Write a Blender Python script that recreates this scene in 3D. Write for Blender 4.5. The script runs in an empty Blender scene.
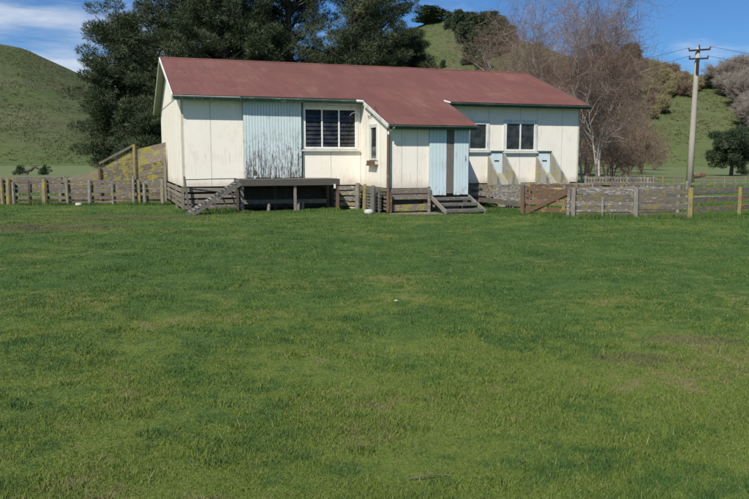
import bpy, math, random
import numpy as np
from mathutils import Vector, Matrix
random.seed(7); RNG = np.random.default_rng(11)
S = bpy.context.scene
COL = S.collection
R = math.radians

# ------------------------------------------------------------------ camera
PITCH = 6.987
cam_d = bpy.data.cameras.new('camera'); cam = bpy.data.objects.new('camera', cam_d); COL.objects.link(cam)
cam.location = (0, 0, 2.0); cam.rotation_euler = (R(90 - PITCH), 0, 0)
cam_d.sensor_width = 36; cam_d.lens = 35.94; cam_d.clip_end = 6000; cam_d.clip_start = .05
S.camera = cam
S.render.resolution_x = 1024; S.render.resolution_y = 682

# ------------------------------------------------------------------ node helpers
class NT:
    def __init__(s, tree): s.t = tree; s.n = tree.nodes; s.l = tree.links
    def node(s, typ, **kw):
        n = s.n.new(typ)
        for k, v in kw.items():
            if k == 'ins':
                for a, b in v.items(): s.put(n, a, b)
            else: setattr(n, k, v)
        return n
    def put(s, n, key, val):
        sock = n.inputs[key]
        if isinstance(val, bpy.types.NodeSocket): s.l.new(val, sock)
        else: sock.default_value = val
    def noise(s, vec, scale, detail=4, rough=.55, dist=0):
        n = s.node('ShaderNodeTexNoise', ins={'Vector': vec, 'Scale': scale, 'Detail': detail, 'Roughness': rough, 'Distortion': dist})
        return n.outputs['Fac']
    def ramp(s, fac, a, b, lo=0., hi=1.):
        n = s.node('ShaderNodeMapRange', ins={'Value': fac, 'From Min': a, 'From Max': b, 'To Min': lo, 'To Max': hi})
        n.interpolation_type = 'SMOOTHSTEP'; return n.outputs['Result']
    def mix(s, fac, a, b):
        n = s.node('ShaderNodeMix'); n.data_type = 'RGBA'
        for i, v in ((0, fac), (6, a), (7, b)):
            if isinstance(v, bpy.types.NodeSocket): s.l.new(v, n.inputs[i])
            elif i: n.inputs[i].default_value = (*v, 1)
            else: n.inputs[i].default_value = v
        return n.outputs[2]
    def math(s, op, a, b=0., c=0.):
        n = s.node('ShaderNodeMath'); n.operation = op
        for i, v in enumerate((a, b, c)):
            if isinstance(v, bpy.types.NodeSocket): s.l.new(v, n.inputs[i])
            else: n.inputs[i].default_value = v
        return n.outputs[0]
    def scale(s, vec, sc, loc=(0, 0, 0), rot=(0, 0, 0)):
        n = s.node('ShaderNodeMapping', ins={'Vector': vec, 'Scale': sc, 'Location': loc, 'Rotation': rot}); return n.outputs[0]

def new_mat(name, rough=.85, spec=.3):
    m = bpy.data.materials.new(name); m.use_nodes = True
    t = NT(m.node_tree); b = m.node_tree.nodes['Principled BSDF']
    b.inputs['Roughness'].default_value = rough
    b.inputs['Specular IOR Level'].default_value = spec
    return m, t, b
def obj_co(t): return t.node('ShaderNodeTexCoord').outputs['Object']
def world_co(t): return t.node('ShaderNodeNewGeometry').outputs['Position']
def island(t): return t.node('ShaderNodeNewGeometry').outputs['Random Per Island']
def bump(t, b, h, strength=.4, dist=.01):
    n = t.node('ShaderNodeBump', ins={'Height': h, 'Strength': strength, 'Distance': dist}); t.l.new(n.outputs[0], b.inputs['Normal'])

def wood(name, dark, light, lichen=(.30, .24, .03), lam=.0, pale=(.36, .36, .33), pam=.0, grain=(1, 1, 1)):
    """weathered timber: streaks along the boards, lichen blotches, a tone of its own for every board"""
    m, t, b = new_mat(name, .9, .15)
    co = world_co(t)
    isl = island(t)
    off = t.node('ShaderNodeVectorMath', operation='ADD'); t.l.new(co, off.inputs[0])
    sc = t.node('ShaderNodeCombineXYZ'); t.put(sc, 0, t.math('MULTIPLY', isl, 37.)); t.put(sc, 2, t.math('MULTIPLY', isl, 11.)); t.l.new(sc.outputs[0], off.inputs[1])
    v = off.outputs[0]
    g = t.noise(t.scale(v, grain), 9, 5, .7)
    f = t.math('ADD', t.math('MULTIPLY', isl, .75), t.math('MULTIPLY', t.ramp(g, .3, .72), .6))
    c = t.mix(t.ramp(f, .15, 1.15), dark, light)
    if pam > 0:
        k = t.noise(t.scale(v, tuple(min(q, 3.5) for q in grain)), 5.5, 5, .75)
        c = t.mix(t.math('MULTIPLY', t.ramp(k, .60 - pam * .22, .68 - pam * .22), .85), c, pale)
    if lam > 0:
        k = t.noise(t.scale(v, (1, 1, 1), (3, 9, 4)), 3.2, 5, .65)
        k2 = t.noise(v, 22, 3, .6)
        msk = t.math('MULTIPLY', t.ramp(k, .64 - lam * .26, .72 - lam * .26), t.ramp(k2, .36, .56))
        c = t.mix(t.math('MULTIPLY', msk, .9), c, lichen)
    t.l.new(c, b.inputs['Base Color']); bump(t, b, g, .6, .012)
    return m

M = {}
HG = (1.2, 1.2, 14)      # grain for horizontal boards: fine across z
VG = (14, 14, 1.0)       # grain for upright boards
M['rail'] = wood('weathered_rail', (.055, .047, .038), (.205, .18, .15), lam=.42, pam=.15, grain=HG, lichen=(.25, .19, .03))
M['rail_brown'] = wood('brown_rail', (.08, .05, .032), (.24, .15, .095), lam=.45, pam=.2, grain=HG, lichen=(.24, .19, .03))
M['rail_pale'] = wood('pale_lichened_rail', (.07, .06, .048), (.25, .22, .185), lam=.25, pam=.42, grain=HG, pale=(.42, .41, .39))
M['rail_left'] = wood('left_rail', (.06, .048, .036), (.20, .165, .13), lam=.2, pam=.2, grain=HG)
M['post'] = wood('grey_post', (.10, .088, .07), (.29, .26, .22), lam=.25, pam=.3, grain=VG)
M['post_yellow'] = wood('lichened_post', (.11, .09, .055), (.29, .25, .16), lam=.62, grain=VG, lichen=(.34, .26, .04))
M['post_brown'] = wood('brown_post', (.075, .045, .03), (.2, .13, .09), lam=.3, grain=VG)
M['old_deck'] = wood('old_dark_deck', (.06, .053, .045), (.2, .185, .165), lam=.05, pam=.15, grain=HG)
M['deck_edge'] = wood('deck_edge', (.05, .043, .036), (.13, .115, .098), grain=HG)
M['dark_timber'] = wood('dark_timber', (.045, .038, .03), (.13, .11, .09), grain=VG)
M['skirt'] = wood('skirting_board', (.10, .08, .06), (.27, .23, .185), lam=.22, pam=.2, grain=HG, lichen=(.2, .19, .06))
M['mossy'] = wood('mossy_board', (.10, .08, .06), (.25, .21, .17), lam=.6, pam=.25, grain=HG, lichen=(.33, .29, .035))
M['chute_wood'] = wood('lichened_chute_board', (.13, .12, .105), (.36, .345, .32), lam=.55, pam=.4, grain=VG, lichen=(.33, .29, .04))
M['mid_plank'] = wood('brown_centre_plank', (.10, .085, .07), (.22, .19, .155), grain=VG)
M['gate'] = wood('rusty_brown_gate', (.075, .045, .03), (.18, .115, .072), lam=.35, grain=HG)
M['pole'] = wood('pole_concrete', (.29, .26, .21), (.42, .38, .32), grain=(6, 6, .6))
M['dark_metal'] = new_mat('dark_metal', .5)[0]; M['dark_metal'].node_tree.nodes['Principled BSDF'].inputs['Base Color'].default_value = (.035, .03, .03, 1)
M['ceramic'] = new_mat('ceramic', .6, .3)[0]; M['ceramic'].node_tree.nodes['Principled BSDF'].inputs['Base Color'].default_value = (.16, .07, .05, 1)
M['interior'] = new_mat('interior', .95)[0]; M['interior'].node_tree.nodes['Principled BSDF'].inputs['Base Color'].default_value = (.05, .045, .04, 1)

def paint(name, col, dirt=(.35, .33, .26), amt=.35, rough=.6, peel=None, pbase=(.1, .085, .07)):
    m, t, b = new_mat(name, rough, .3)
    co = obj_co(t)
    k = t.noise(co, 1.3, 6, .65); k2 = t.noise(t.scale(co, (7, 7, .8)), 2.0, 5, .6)
    s = t.math('MULTIPLY', t.ramp(k, .42, .75), t.ramp(k2, .4, .75))
    c = t.mix(t.math('MULTIPLY', s, amt * 1.6), col, dirt)
    if name == 'cream_cladding':
        sp = t.node('ShaderNodeSeparateXYZ', ins={0: co}); foot = t.ramp(t.math('ADD', sp.outputs[2], t.math('MULTIPLY', k, -.55)), .62, 1.0, 1., 0.)
        c = t.mix(t.math('MULTIPLY', foot, .45), c, (.30, .22, .13))
        run = t.noise(t.scale(co, (26, 26, .7)), 1.0, 4, .6); rk = t.noise(co, .8, 3, .5)
        c = t.mix(t.math('MULTIPLY', t.math('MULTIPLY', t.ramp(run, .60, .72), t.ramp(rk, .48, .62)), .24), c, (.42, .31, .2))
    v = t.noise(co, .45, 3, .5)
    c = t.mix(t.ramp(v, .35, .7, 0, .25), c, tuple(x * .88 for x in col))
    if peel:
        sep = t.node('ShaderNodeSeparateXYZ', ins={0: co})
        low = t.ramp(sep.outputs[2], peel[0], peel[1], 1., 0.)
        n = t.noise(t.scale(co, (34, 34, 1.3)), 1.1, 6, .74)
        n2 = t.noise(t.scale(co, (30, 30, 6)), 1.1, 4, .7)
        thr = t.math('SUBTRACT', peel[2], t.math('MULTIPLY', low, peel[3]))
        q = t.math('ADD', t.math('MULTIPLY', n, .65), t.math('MULTIPLY', n2, .35))
        msk = t.ramp(t.math('SUBTRACT', q, thr), 0, .035)
        c = t.mix(msk, c, pbase)
        bump(t, b, t.math('SUBTRACT', 1, msk), .5, .004)
    t.l.new(c, b.inputs['Base Color'])
    return m
M['wall'] = paint('cream_cladding', (.885, .825, .70), (.45, .35, .23), .5)
M['seam'] = paint('cladding_joint', (.46, .43, .37), amt=.3)
M['white'] = paint('white_trim', (.78, .78, .74), (.3, .3, .26), .7)
M['dirty_white'] = paint('weathered_white_trim', (.66, .66, .6), (.16, .16, .12), 1.0)
M['green'] = paint('green_fascia', (.035, .095, .075), (.12, .13, .10), .6)
M['green_old'] = paint('faded_green_fascia', (.10, .165, .13), (.5, .5, .45), .9)
M['blue'] = paint('peeling_blue', (.60, .69, .685), (.25, .27, .25), .6, peel=(1.1, 4.4, .645, .17))
M['blue_clean'] = paint('pale_blue', (.58, .69, .70), (.2, .22, .2), .4, peel=(.55, 1.9, .70, .17))
M['blue_hatch'] = paint('hatch_blue', (.60, .71, .72), (.2, .22, .2), .4)
M['barge'] = paint('green_lichen_barge', (.34, .36, .22), (.14, .15, .08), .9)
M['soffit'] = paint('soffit', (.30, .33, .25), (.13, .15, .1), .8)

m, t, b = new_mat('red_iron', .62, .3); M['roof'] = m
co = obj_co(t); k = t.noise(co, .35, 5, .6); k2 = t.noise(t.scale(co, (6, .5, .5)), 1.2, 5, .6); k3 = t.noise(co, 14, 3, .6)
c = t.mix(t.ramp(k, .3, .7), (.140, .054, .042), (.185, .078, .060))
sx = t.node('ShaderNodeSeparateXYZ', ins={0: co})
sheet = t.node('ShaderNodeTexWhiteNoise', noise_dimensions='2D'); cxy = t.node('ShaderNodeCombineXYZ', ins={0: t.math('FLOOR', t.math('DIVIDE', sx.outputs[0], .76)), 1: t.math('FLOOR', t.math('DIVIDE', t.math('ADD', sx.outputs[1], .4), 2.05))})
t.l.new(cxy.outputs[0], sheet.inputs['Vector'])
c = t.mix(t.math('MULTIPLY', sheet.outputs['Value'], .4), c, (.215, .085, .07))
lap = t.ramp(t.math('ABSOLUTE', t.math('SUBTRACT', t.math('FRACT', t.math('DIVIDE', t.math('ADD', sx.outputs[1], .4), 2.05)), .02)), .004, .02, 1., 0.)
c = t.mix(t.math('MULTIPLY', lap, .55), c, (.09, .04, .035))
nail = t.math('MULTIPLY', t.ramp(t.math('ABSOLUTE', t.math('SUBTRACT', t.math('FRACT', t.math('DIVIDE', sx.outputs[1], .9)), .5)), .015, .04, 1., 0.), t.ramp(t.noise(t.scale(co, (9, .6, .6)), 1.3, 3), .5, .62))
c = t.mix(t.math('MULTIPLY', nail, .4), c, (.12, .055, .04))
kk = t.noise(t.scale(co, (1.6, .7, 1)), .8, 6, .7); c = t.mix(t.ramp(kk, .52, .72, 0, .5), c, (.24, .14, .11))
c = t.mix(t.ramp(k2, .42, .68, 0, .7), c, (.125, .060, .044))
c = t.mix(t.ramp(k3, .6, .75, 0, .3), c, (.25, .14, .12))
t.l.new(c, b.inputs['Base Color'])

m, t, b = new_mat('louvre_glass', .1, .6); M['glass'] = m
bump(t, b, t.noise(obj_co(t), 2.2, 3, .5), .6, .05)
k = t.noise(obj_co(t), 3, 3); t.l.new(t.mix(t.ramp(k, .3, .7), (.014, .015, .015), (.05, .052, .05)), b.inputs['Base Color'])

# ------------------------------------------------------------------ grass colour shared by soil and blades
XB, YB, TH = -7.109, 27.832, 0.3412
CU, SU = math.cos(TH), math.sin(TH)
def B(u, v, z=0.): return Vector((XB + u * CU - v * SU, YB + u * SU + v * CU, z))

def grass_group():
    g = bpy.data.node_groups.new('lawn_colour', 'ShaderNodeTree')
    g.interface.new_socket('Color', in_out='OUTPUT', socket_type='NodeSocketColor')
    g.interface.new_socket('Bare', in_out='OUTPUT', socket_type='NodeSocketFloat')
    t = NT(g); out = t.node('NodeGroupOutput')
    p = world_co(t)
    flat = t.scale(p, (1, 1, 0))
    big = t.noise(flat, .16, 4, .55, .4); mid = t.noise(flat, .95, 5, .62, .5); small = t.noise(flat, 4.2, 5, .68); mid2 = t.noise(t.scale(flat, (1, 1, 1), (31, 17, 0)), .6, 5, .6, .6)
    sep = t.node('ShaderNodeSeparateXYZ', ins={0: p})
    near = t.ramp(t.math('ADD', sep.outputs[1], t.math('MULTIPLY', t.math('SUBTRACT', mid, .5), 9.)), 4.5, 15., 1., 0.)
    yard = t.ramp(sep.outputs[1], 17., 23., 0., 1.)
    dark = (.042, .096, .026); green = (.084, .148, .033); olive = (.130, .176, .034); straw = (.21, .175, .085); soil = (.13, .10, .065)
    c = t.mix(t.ramp(t.math('ADD', t.math('MULTIPLY', mid, .55), t.math('MULTIPLY', small, .45)), .38, .60), dark, green)
    # drier, yellower sward close to the viewer and along the yard edge
    ol = t.math('ADD', t.math('ADD', t.math('MULTIPLY', near, .125), t.math('MULTIPLY', yard, .04)), t.math('SUBTRACT', t.math('ADD', t.math('MULTIPLY', big, .22), t.math('ADD', t.math('MULTIPLY', mid2, .43), t.math('MULTIPLY', small, .35))), .545))
    c = t.mix(t.ramp(ol, -.025, .085), c, olive)
    k = t.math('ADD', t.math('MULTIPLY', small, .5), t.math('MULTIPLY', mid2, .5))
    st = t.ramp(t.math('ADD', k, t.math('MULTIPLY', near, .03)), .55, .66, 0, .7)
    c = t.mix(st, c, straw)
    # worn brown patches
    bare = None
    for (x, y, rx, ry) in ((3.5, 8.1, .5, .22), (2.6, 7.3, .35, .2),  (-9.8, 21.6, 2.2, 1.4), (-8.5, 25.3, 3., .8), (1.2, 26.6, 1.6, .5)):
        d = t.node('ShaderNodeVectorMath', operation='LENGTH')
        t.l.new(t.scale(flat, (1 / rx, 1 / ry, 0), (-x / rx, -y / ry, 0)), d.inputs[0])
        q = t.ramp(t.math('ADD', d.outputs['Value'], t.math('MULTIPLY', t.math('SUBTRACT', small, .5), 4.2)), .5, 1.5, 1., 0.)
        bare = q if bare is None else t.math('MAXIMUM', bare, q)
    bare = t.math('MULTIPLY', bare, .6)
    c = t.mix(bare, c, soil)
    # far paddock: paler, greyer green
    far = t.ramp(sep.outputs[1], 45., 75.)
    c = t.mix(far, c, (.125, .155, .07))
    t.l.new(c, out.inputs[0]); t.l.new(bare, out.inputs[1])
    return g
GG = grass_group()
m, t, b = new_mat('lawn_soil', .95, .1); M['ground'] = m
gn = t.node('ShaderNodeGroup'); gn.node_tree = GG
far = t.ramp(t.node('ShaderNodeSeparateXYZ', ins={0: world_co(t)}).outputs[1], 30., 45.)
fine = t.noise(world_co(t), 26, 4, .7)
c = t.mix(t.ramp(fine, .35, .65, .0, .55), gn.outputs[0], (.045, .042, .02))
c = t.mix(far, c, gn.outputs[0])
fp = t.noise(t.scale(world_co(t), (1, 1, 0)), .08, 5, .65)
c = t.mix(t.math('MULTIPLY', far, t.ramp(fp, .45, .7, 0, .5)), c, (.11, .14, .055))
t.l.new(c, b.inputs['Base Color']); bump(t, b, fine, .5, .02)

m, t, b = new_mat('grass_blades', .7, .12); M['blades'] = m
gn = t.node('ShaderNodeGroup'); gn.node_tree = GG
r = island(t)
c = t.mix(t.ramp(r, 0, .5, .55, 0), gn.outputs[0], (.036, .088, .018))
c = t.mix(t.ramp(r, .62, 1., 0, .5), c, (.13, .17, .05))
c = t.mix(t.ramp(r, .975, .98), c, (.25, .23, .12))
t.l.new(c, b.inputs['Base Color'])

def hill_material():
    m, t, b = new_mat('hill_pasture', .95, .1)
    p = world_co(t)
    a = t.noise(p, .03, 7, .68, .5); f = t.noise(p, .16, 6, .7); f2 = t.noise(t.scale(p, (.12, .12, 1.6)), .8, 5, .65, .6)
    sep = t.node('ShaderNodeSeparateXYZ', ins={0: p})
    c = t.mix(t.ramp(a, .38, .62), (.082, .112, .040), (.108, .116, .056))
    c = t.mix(t.ramp(f, .5, .72, 0, .75), c, (.11, .10, .062))
    c = t.mix(t.ramp(f2, .54, .68, 0, .6), c, (.04, .05, .022))
    f3 = t.noise(t.scale(p, (1, .6, 2.)), .5, 5, .75); c = t.mix(t.ramp(f3, .50, .66, 0, .8), c, (.035, .045, .02)); f4 = t.noise(p, .07, 4, .7); c = t.mix(t.math('MULTIPLY', t.ramp(f4, .52, .64), t.ramp(f3, .3, .5, 1, 0)), c, (.13, .105, .07))
    f5 = t.noise(p, 2.2, 4, .8); c = t.mix(t.ramp(f5, .42, .62, 0, .55), c, (.035, .05, .018))
    low = t.ramp(t.math('ADD', sep.outputs[2], t.math('MULTIPLY', a, 22)), 12, 24, 1, 0)
    c = t.mix(t.math('MULTIPLY', low, .5), c, (.07, .115, .03))
    right = t.ramp(sep.outputs[0], 20, 60)
    c = t.mix(t.math('MULTIPLY', right, .4), c, (.12, .145, .055))
    # clay bank at the foot of the left hill
    t.l.new(c, b.inputs['Base Color']); bump(t, b, t.math('ADD', f, f2), .7, 1.2)
    return m
M['hill'] = hill_material()

def leaf_mat(name, a, b_, tips, rough=.65):
    m, t, b = new_mat(name, rough, .2)
    co = obj_co(t); isl = island(t); k = t.noise(co, .55, 3, .6)
    c = t.mix(isl, a, b_); c = t.mix(t.math('MULTIPLY', t.ramp(k, .45, .68), .75), c, tips)
    t.l.new(c, b.inputs['Base Color']); return m
M['pine'] = leaf_mat('pine_needles', (.022, .036, .016), (.060, .082, .036), (.115, .125, .065))
M['evergreen'] = leaf_mat('evergreen_leaf', (.025, .045, .022), (.055, .085, .04), (.08, .11, .055))
M['bark_dark'] = wood('pine_bark', (.05, .04, .032), (.12, .10, .08), grain=VG)
M['bark_pale'] = wood('birch_bark', (.12, .10, .085), (.46, .41, .36), pam=.3, grain=(3, 3, 4), pale=(.58, .55, .5))
M['twigs'] = leaf_mat('birch_twigs', (.12, .075, .058), (.27, .185, .145), (.32, .24, .19))
M['scrub'] = leaf_mat('bare_scrub', (.13, .09, .062), (.30, .225, .16), (.25, .18, .125))
M['scrub_grey'] = leaf_mat('bare_grey_scrub', (.17, .14, .115), (.36, .31, .26), (.30, .26, .21))
M['scrub_olive'] = leaf_mat('budding_scrub', (.19, .165, .08), (.38, .33, .17), (.33, .30, .13))
M['stone'] = paint('pale_stone', (.45, .44, .40), (.2, .2, .16), .6)
m, t, b = new_mat('bare_track', .95, .1); M['track'] = m
t.l.new(t.mix(t.ramp(t.noise(world_co(t), 1.2, 5, .7), .4, .6), (.17, .12, .09), (.12, .13, .06)), b.inputs['Base Color'])
m, t, b = new_mat('clay', .95, .1); M['clay'] = m; b.inputs['Base Color'].default_value = (.30, .26, .19, 1)
m, t, b = new_mat('concrete_pad', .95, .1); M['pad'] = m
t.l.new(t.mix(t.ramp(t.noise(world_co(t), 5, 5, .7), .4, .65), (.27, .22, .18), (.13, .13, .07)), b.inputs['Base Color'])

# ------------------------------------------------------------------ mesh helpers
def tag(o, label=None, cat=None, group=None, kind=None):
    if label: o['label'] = label
    if cat: o['category'] = cat
    if group: o['group'] = group
    if kind: o['kind'] = kind
    return o
def empty(name, loc=(0, 0, 0), rz=0., label=None, cat=None, group=None):
    o = bpy.data.objects.new(name, None); COL.objects.link(o); o.location = loc; o.rotation_euler = (0, 0, rz); o.empty_display_size = .3
    return tag(o, label, cat, group)
class MB:
    def __init__(s): s.v = []; s.f = []; s.mi = []
    def add(s, vs, fs, mi=0):
        o = len(s.v); s.v += [tuple(p) for p in vs]; s.f += [tuple(i + o for i in f) for f in fs]; s.mi += [mi] * len(fs); return s
    def box(s, x0, x1, y0, y1, z0, z1, mi=0):
        vs = [(x, y, z) for z in (z0, z1) for y in (y0, y1) for x in (x0, x1)]
        return s.add(vs, [(0, 2, 3, 1), (4, 5, 7, 6), (0, 1, 5, 4), (2, 6, 7, 3), (0, 4, 6, 2), (1, 3, 7, 5)], mi)
    def beam(s, a, b_, w, h, up=(0, 0, 1), mi=0, jit=0.):
        """board from a to b: w across (sideways), h along up"""
        a = Vector(a); b_ = Vector(b_); d = (b_ - a).normalized(); up = Vector(up)
        sd = d.cross(up)
        if sd.length < 1e-4: sd = d.cross(Vector((0, 1, 0)))
        sd.normalize(); un = sd.cross(d).normalized(); vs = []
        for p in (a, b_):
            for i, j in ((-1, -1), (1, -1), (1, 1), (-1, 1)):
                k = Vector((random.uniform(-jit, jit), random.uniform(-jit, jit), random.uniform(-jit, jit))) if jit else Vector((0, 0, 0))
                vs.append(p + sd * (i * w / 2) + un * (j * h / 2) + k)
        return s.add(vs, [(0, 1, 2, 3), (7, 6, 5, 4), (0, 4, 5, 1), (1, 5, 6, 2), (2, 6, 7, 3), (3, 7, 4, 0)], mi)
    def tube(s, pts, rad, n=8, mi=0, cap=True):
        pts = [Vector(p) for p in pts]; rings = []; vs = []
        if not hasattr(rad, '__len__'): rad = [rad] * len(pts)
        for i, p in enumerate(pts):
            d = (pts[min(i + 1, len(pts) - 1)] - pts[max(i - 1, 0)]).normalized()
            a = d.cross(Vector((0, 0, 1)));
            if a.length < .05: a = d.cross(Vector((1, 0, 0)))
            a.normalize(); c = d.cross(a)
            for k in range(n):
                th = 2 * math.pi * k / n; vs.append(p + (a * math.cos(th) + c * math.sin(th)) * rad[i])
        fs = [(i * n + k, i * n + (k + 1) % n, (i + 1) * n + (k + 1) % n, (i + 1) * n + k) for i in range(len(pts) - 1) for k in range(n)]
        if cap: fs += [tuple(range(n))[::-1], tuple(range((len(pts) - 1) * n, len(pts) * n))]
        return s.add(vs, fs, mi)
    def prism(s, poly, off, mi=0):
        """flat polygon (3-D points) pushed along vector off"""
        n = len(poly); off = Vector(off); vs = [Vector(p) for p in poly] + [Vector(p) + off for p in poly]
        return s.add(vs, [tuple(range(n))[::-1], tuple(range(n, 2 * n))] + [(i, (i + 1) % n, n + (i + 1) % n, n + i) for i in range(n)], mi)
    def build(s, name, mat, parent=None, smooth=False, bevel=0., loc=None):
        me = bpy.data.meshes.new(name); me.from_pydata(s.v, [], s.f)
        for mm in (mat if isinstance(mat, (list, tuple)) else [mat]): me.materials.append(mm)
        me.polygons.foreach_set('material_index', s.mi)
        if smooth: me.polygons.foreach_set('use_smooth', [True] * len(s.f))
        me.update(); o = bpy.data.objects.new(name, me); COL.objects.link(o)
        if loc is not None:
            o.location = loc
        if parent: o.parent = parent
        if bevel:
            bm = o.modifiers.new('bevel', 'BEVEL'); bm.width = bevel; bm.segments = 1
        return o
def np_mesh(name, V, F, mat, parent=None, loc=(0, 0, 0), mi=None):
    V = np.asarray(V, np.float32); F = np.asarray(F, np.int32); k = F.shape[1]
    me = bpy.data.meshes.new(name); me.vertices.add(len(V)); me.vertices.foreach_set('co', V.ravel())
    me.loops.add(F.size); me.loops.foreach_set('vertex_index', F.ravel())
    me.polygons.add(len(F)); me.polygons.foreach_set('loop_start', np.arange(0, F.size, k, dtype=np.int32))
    me.polygons.foreach_set('loop_total', np.full(len(F), k, np.int32))
    for mm in (mat if isinstance(mat, (list, tuple)) else [mat]): me.materials.append(mm)
    if mi is not None: me.polygons.foreach_set('material_index', np.asarray(mi, np.int32))
    me.update(calc_edges=True); o = bpy.data.objects.new(name, me); COL.objects.link(o); o.location = loc
    if parent: o.parent = parent
    return o
def copy_tree(o, parent=None):
    c = o.copy(); COL.objects.link(c)
    if parent: c.parent = parent
    for ch in list(o.children): copy_tree(ch, c)
    return c

# ------------------------------------------------------------------ terrain
FPX = 748.; HZ = 157.9
def interp(x, tab):
    xs = [a for a, _ in tab]; ys = [b for _, b in tab]; return np.interp(x, xs, ys)
RIDGE_Y = [(-700, 60), (-300, 25), (-100, 30), (0, 45), (30, 51), (60, 64), (90, 78), (150, 100), (230, 118), (300, 95), (350, 60), (400, 36), (430, 26), (455, 25), (480, 34), (520, 45), (560, 58), (600, 66), (625, 70), (650, 80), (690, 88), (725, 87), (760, 90), (900, 75), (1500, 60)]
RIDGE_D = [(-700, 330), (0, 330), (150, 380), (300, 420), (480, 380), (560, 300), (640, 250), (760, 240), (1500, 260)]
BASE_D = [(-700, 190), (100, 190), (250, 230), (450, 230), (600, 165), (760, 165), (1500, 165)]
def vnoise(x, y, seed=0):
    r = 0
    for i, (f, a) in enumerate(((1, 1.), (2.1, .5), (4.3, .25), (8.7, .12))):
        r = r + a * np.sin(x * f + 1.7 * i + seed + 1.3 * np.sin(y * f * .8 + i)) * np.cos(y * f * .9 + 2.1 * i + seed * .7 + np.sin(x * f * .7))
    return r
def terrain(x, y):
    x = np.asarray(x, float); y = np.asarray(y, float)
    yy = np.maximum(y, 1.); px = 374.5 + FPX * x / yy; d = yy
    rd = interp(px, RIDGE_D); bd = interp(px, BASE_D); rh = 2 + (HZ - interp(px, RIDGE_Y)) / FPX * rd
    t_ = (d - bd) / (rd - bd); tc = np.clip(t_, 0, 1)
    h = rh * (tc ** 1.15 * (1 - .0) * (1.18 - .18 * tc))
    h = np.where(t_ > 1, rh - (t_ - 1) ** 1.3 * rh * .35, h)
    h = h + vnoise(x / 26, y / 26) * 1.5 * np.clip(t_ * 3, 0, 1) * (1 - .75 * np.clip(1 - abs(t_ - 1) * 4, 0, 1))
    return np.where(t_ > 0, np.maximum(h, 0) + .02, -.6)
na, nr = 520, 190
az = np.linspace(-900, 1650, na); rr = np.concatenate([np.linspace(160, 430, 150), np.linspace(434, 760, 40)])
A, Rr = np.meshgrid(az, rr, indexing='ij'); X = (A - 374.5) / FPX * Rr; Y = Rr; Z = terrain(X, Y)
idx = np.arange(na * nr).reshape(na, nr)
F = np.stack([idx[:-1, :-1], idx[1:, :-1], idx[1:, 1:], idx[:-1, 1:]], -1).reshape(-1, 4)
hl = np_mesh('hills', np.stack([X, Y, Z], -1).reshape(-1, 3), F, M['hill']); tag(hl, kind='structure')
hl.data.polygons.foreach_set('use_smooth', [True] * len(F))
def hill_z(x, y): return float(terrain(np.array([x]), np.array([y]))[0])
def screen_y(x, y, z): return 249.5 - FPX * (((y) * math.sin(R(PITCH)) + (z - 2) * math.cos(R(PITCH))) / (y * math.cos(R(PITCH)) - (z - 2) * math.sin(R(PITCH))))

g = MB(); xs = [-2500, -60, -30, -15, 0, 15, 30, 60, 2500]; ys = [-400, -5, 0, 6, 12, 20, 30, 45, 80, 160, 3500]
vs = [(x, y, 0) for y in ys for x in xs]; n = len(xs)
g.add(vs, [(j * n + i, j * n + i + 1, (j + 1) * n + i + 1, (j + 1) * n + i) for j in range(len(ys) - 1) for i in range(n - 1)])
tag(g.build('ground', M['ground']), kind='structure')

# grass blades: one uncountable object
def blades(N, d0, d1, az0=-36, az1=36):
    d = d0 * (d1 / d0) ** RNG.random(N); a = np.radians(az0 + (az1 - az0) * RNG.random(N))
    x = np.tan(a) * d; y = d
    # not under buildings
    u = (x - XB) * CU + (y - YB) * SU; v = -(x - XB) * SU + (y - YB) * CU
    ok = ~((u > -.1) & (u < 17.3) & (v > -.05)) & ~((u > 6.9) & (u < 10.3) & (v > -3.1))
    return x[ok], y[ok], d[ok]
def blade_mesh(x, y, w, h, lean=.8):
    n = len(x); th = RNG.random(n) * 2 * np.pi; ph = RNG.random(n) * 2 * np.pi; ln = h * lean * RNG.random(n)
    bx = np.cos(th) * w / 2; by = np.sin(th) * w / 2; V = np.zeros((n, 3, 3))
    V[:, 0] = np.stack([x - bx, y - by, np.full(n, -.004)], -1); V[:, 1] = np.stack([x + bx, y + by, np.full(n, -.004)], -1)
    V[:, 2] = np.stack([x + np.cos(ph) * ln, y + np.sin(ph) * ln, h], -1)
    return V.reshape(-1, 3)
parts = []
x, y, d = blades(1150000, 3.2, 34)
tuft = np.clip(.75 + .35 * vnoise(x * 2.3, y * 2.3, 3), .35, 1.5)
parts.append(blade_mesh(x, y, .0032 + .0006 * d, (.012 + .018 * RNG.random(len(x))) * tuft * (1 + d * .012), 1.3))
x, y, d = blades(60000, 34, 60); parts.append(blade_mesh(x, y, .03 + 0 * d, .05 + .05 * RNG.random(len(x))))
x, y, d = blades(14000, 3.2, 30); kk = vnoise(x * 1.1, y * 1.1, 8) > .35; x, y, d = x[kk], y[kk], d[kk]   # ranker tufts
parts.append(blade_mesh(x, y, .004 + .0007 * d, .04 + .04 * RNG.random(len(x)), .9))
def line_grass(a, b_, n, spread, h0, h1):
    t_ = RNG.random(n); s = RNG.normal(0, spread, n); a = np.array(a[:2]); b_ = np.array(b_[:2]); dv = (b_ - a) / np.linalg.norm(b_ - a)
    p = a + (b_ - a) * t_[:, None] + np.stack([-dv[1] * s, dv[0] * s], -1)
    k = .5 + .5 * np.clip(vnoise(p[:, 0] * 1.6, p[:, 1] * 1.6, 5) + .6, 0, 1.4)
    parts.append(blade_mesh(p[:, 0], p[:, 1], .016 + 0 * s, (h0 + (h1 - h0) * RNG.random(n)) * k, .5))
line_grass((-18, 31.9), (-8.8, 31.9), 9000, .12, .06, .2)
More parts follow.
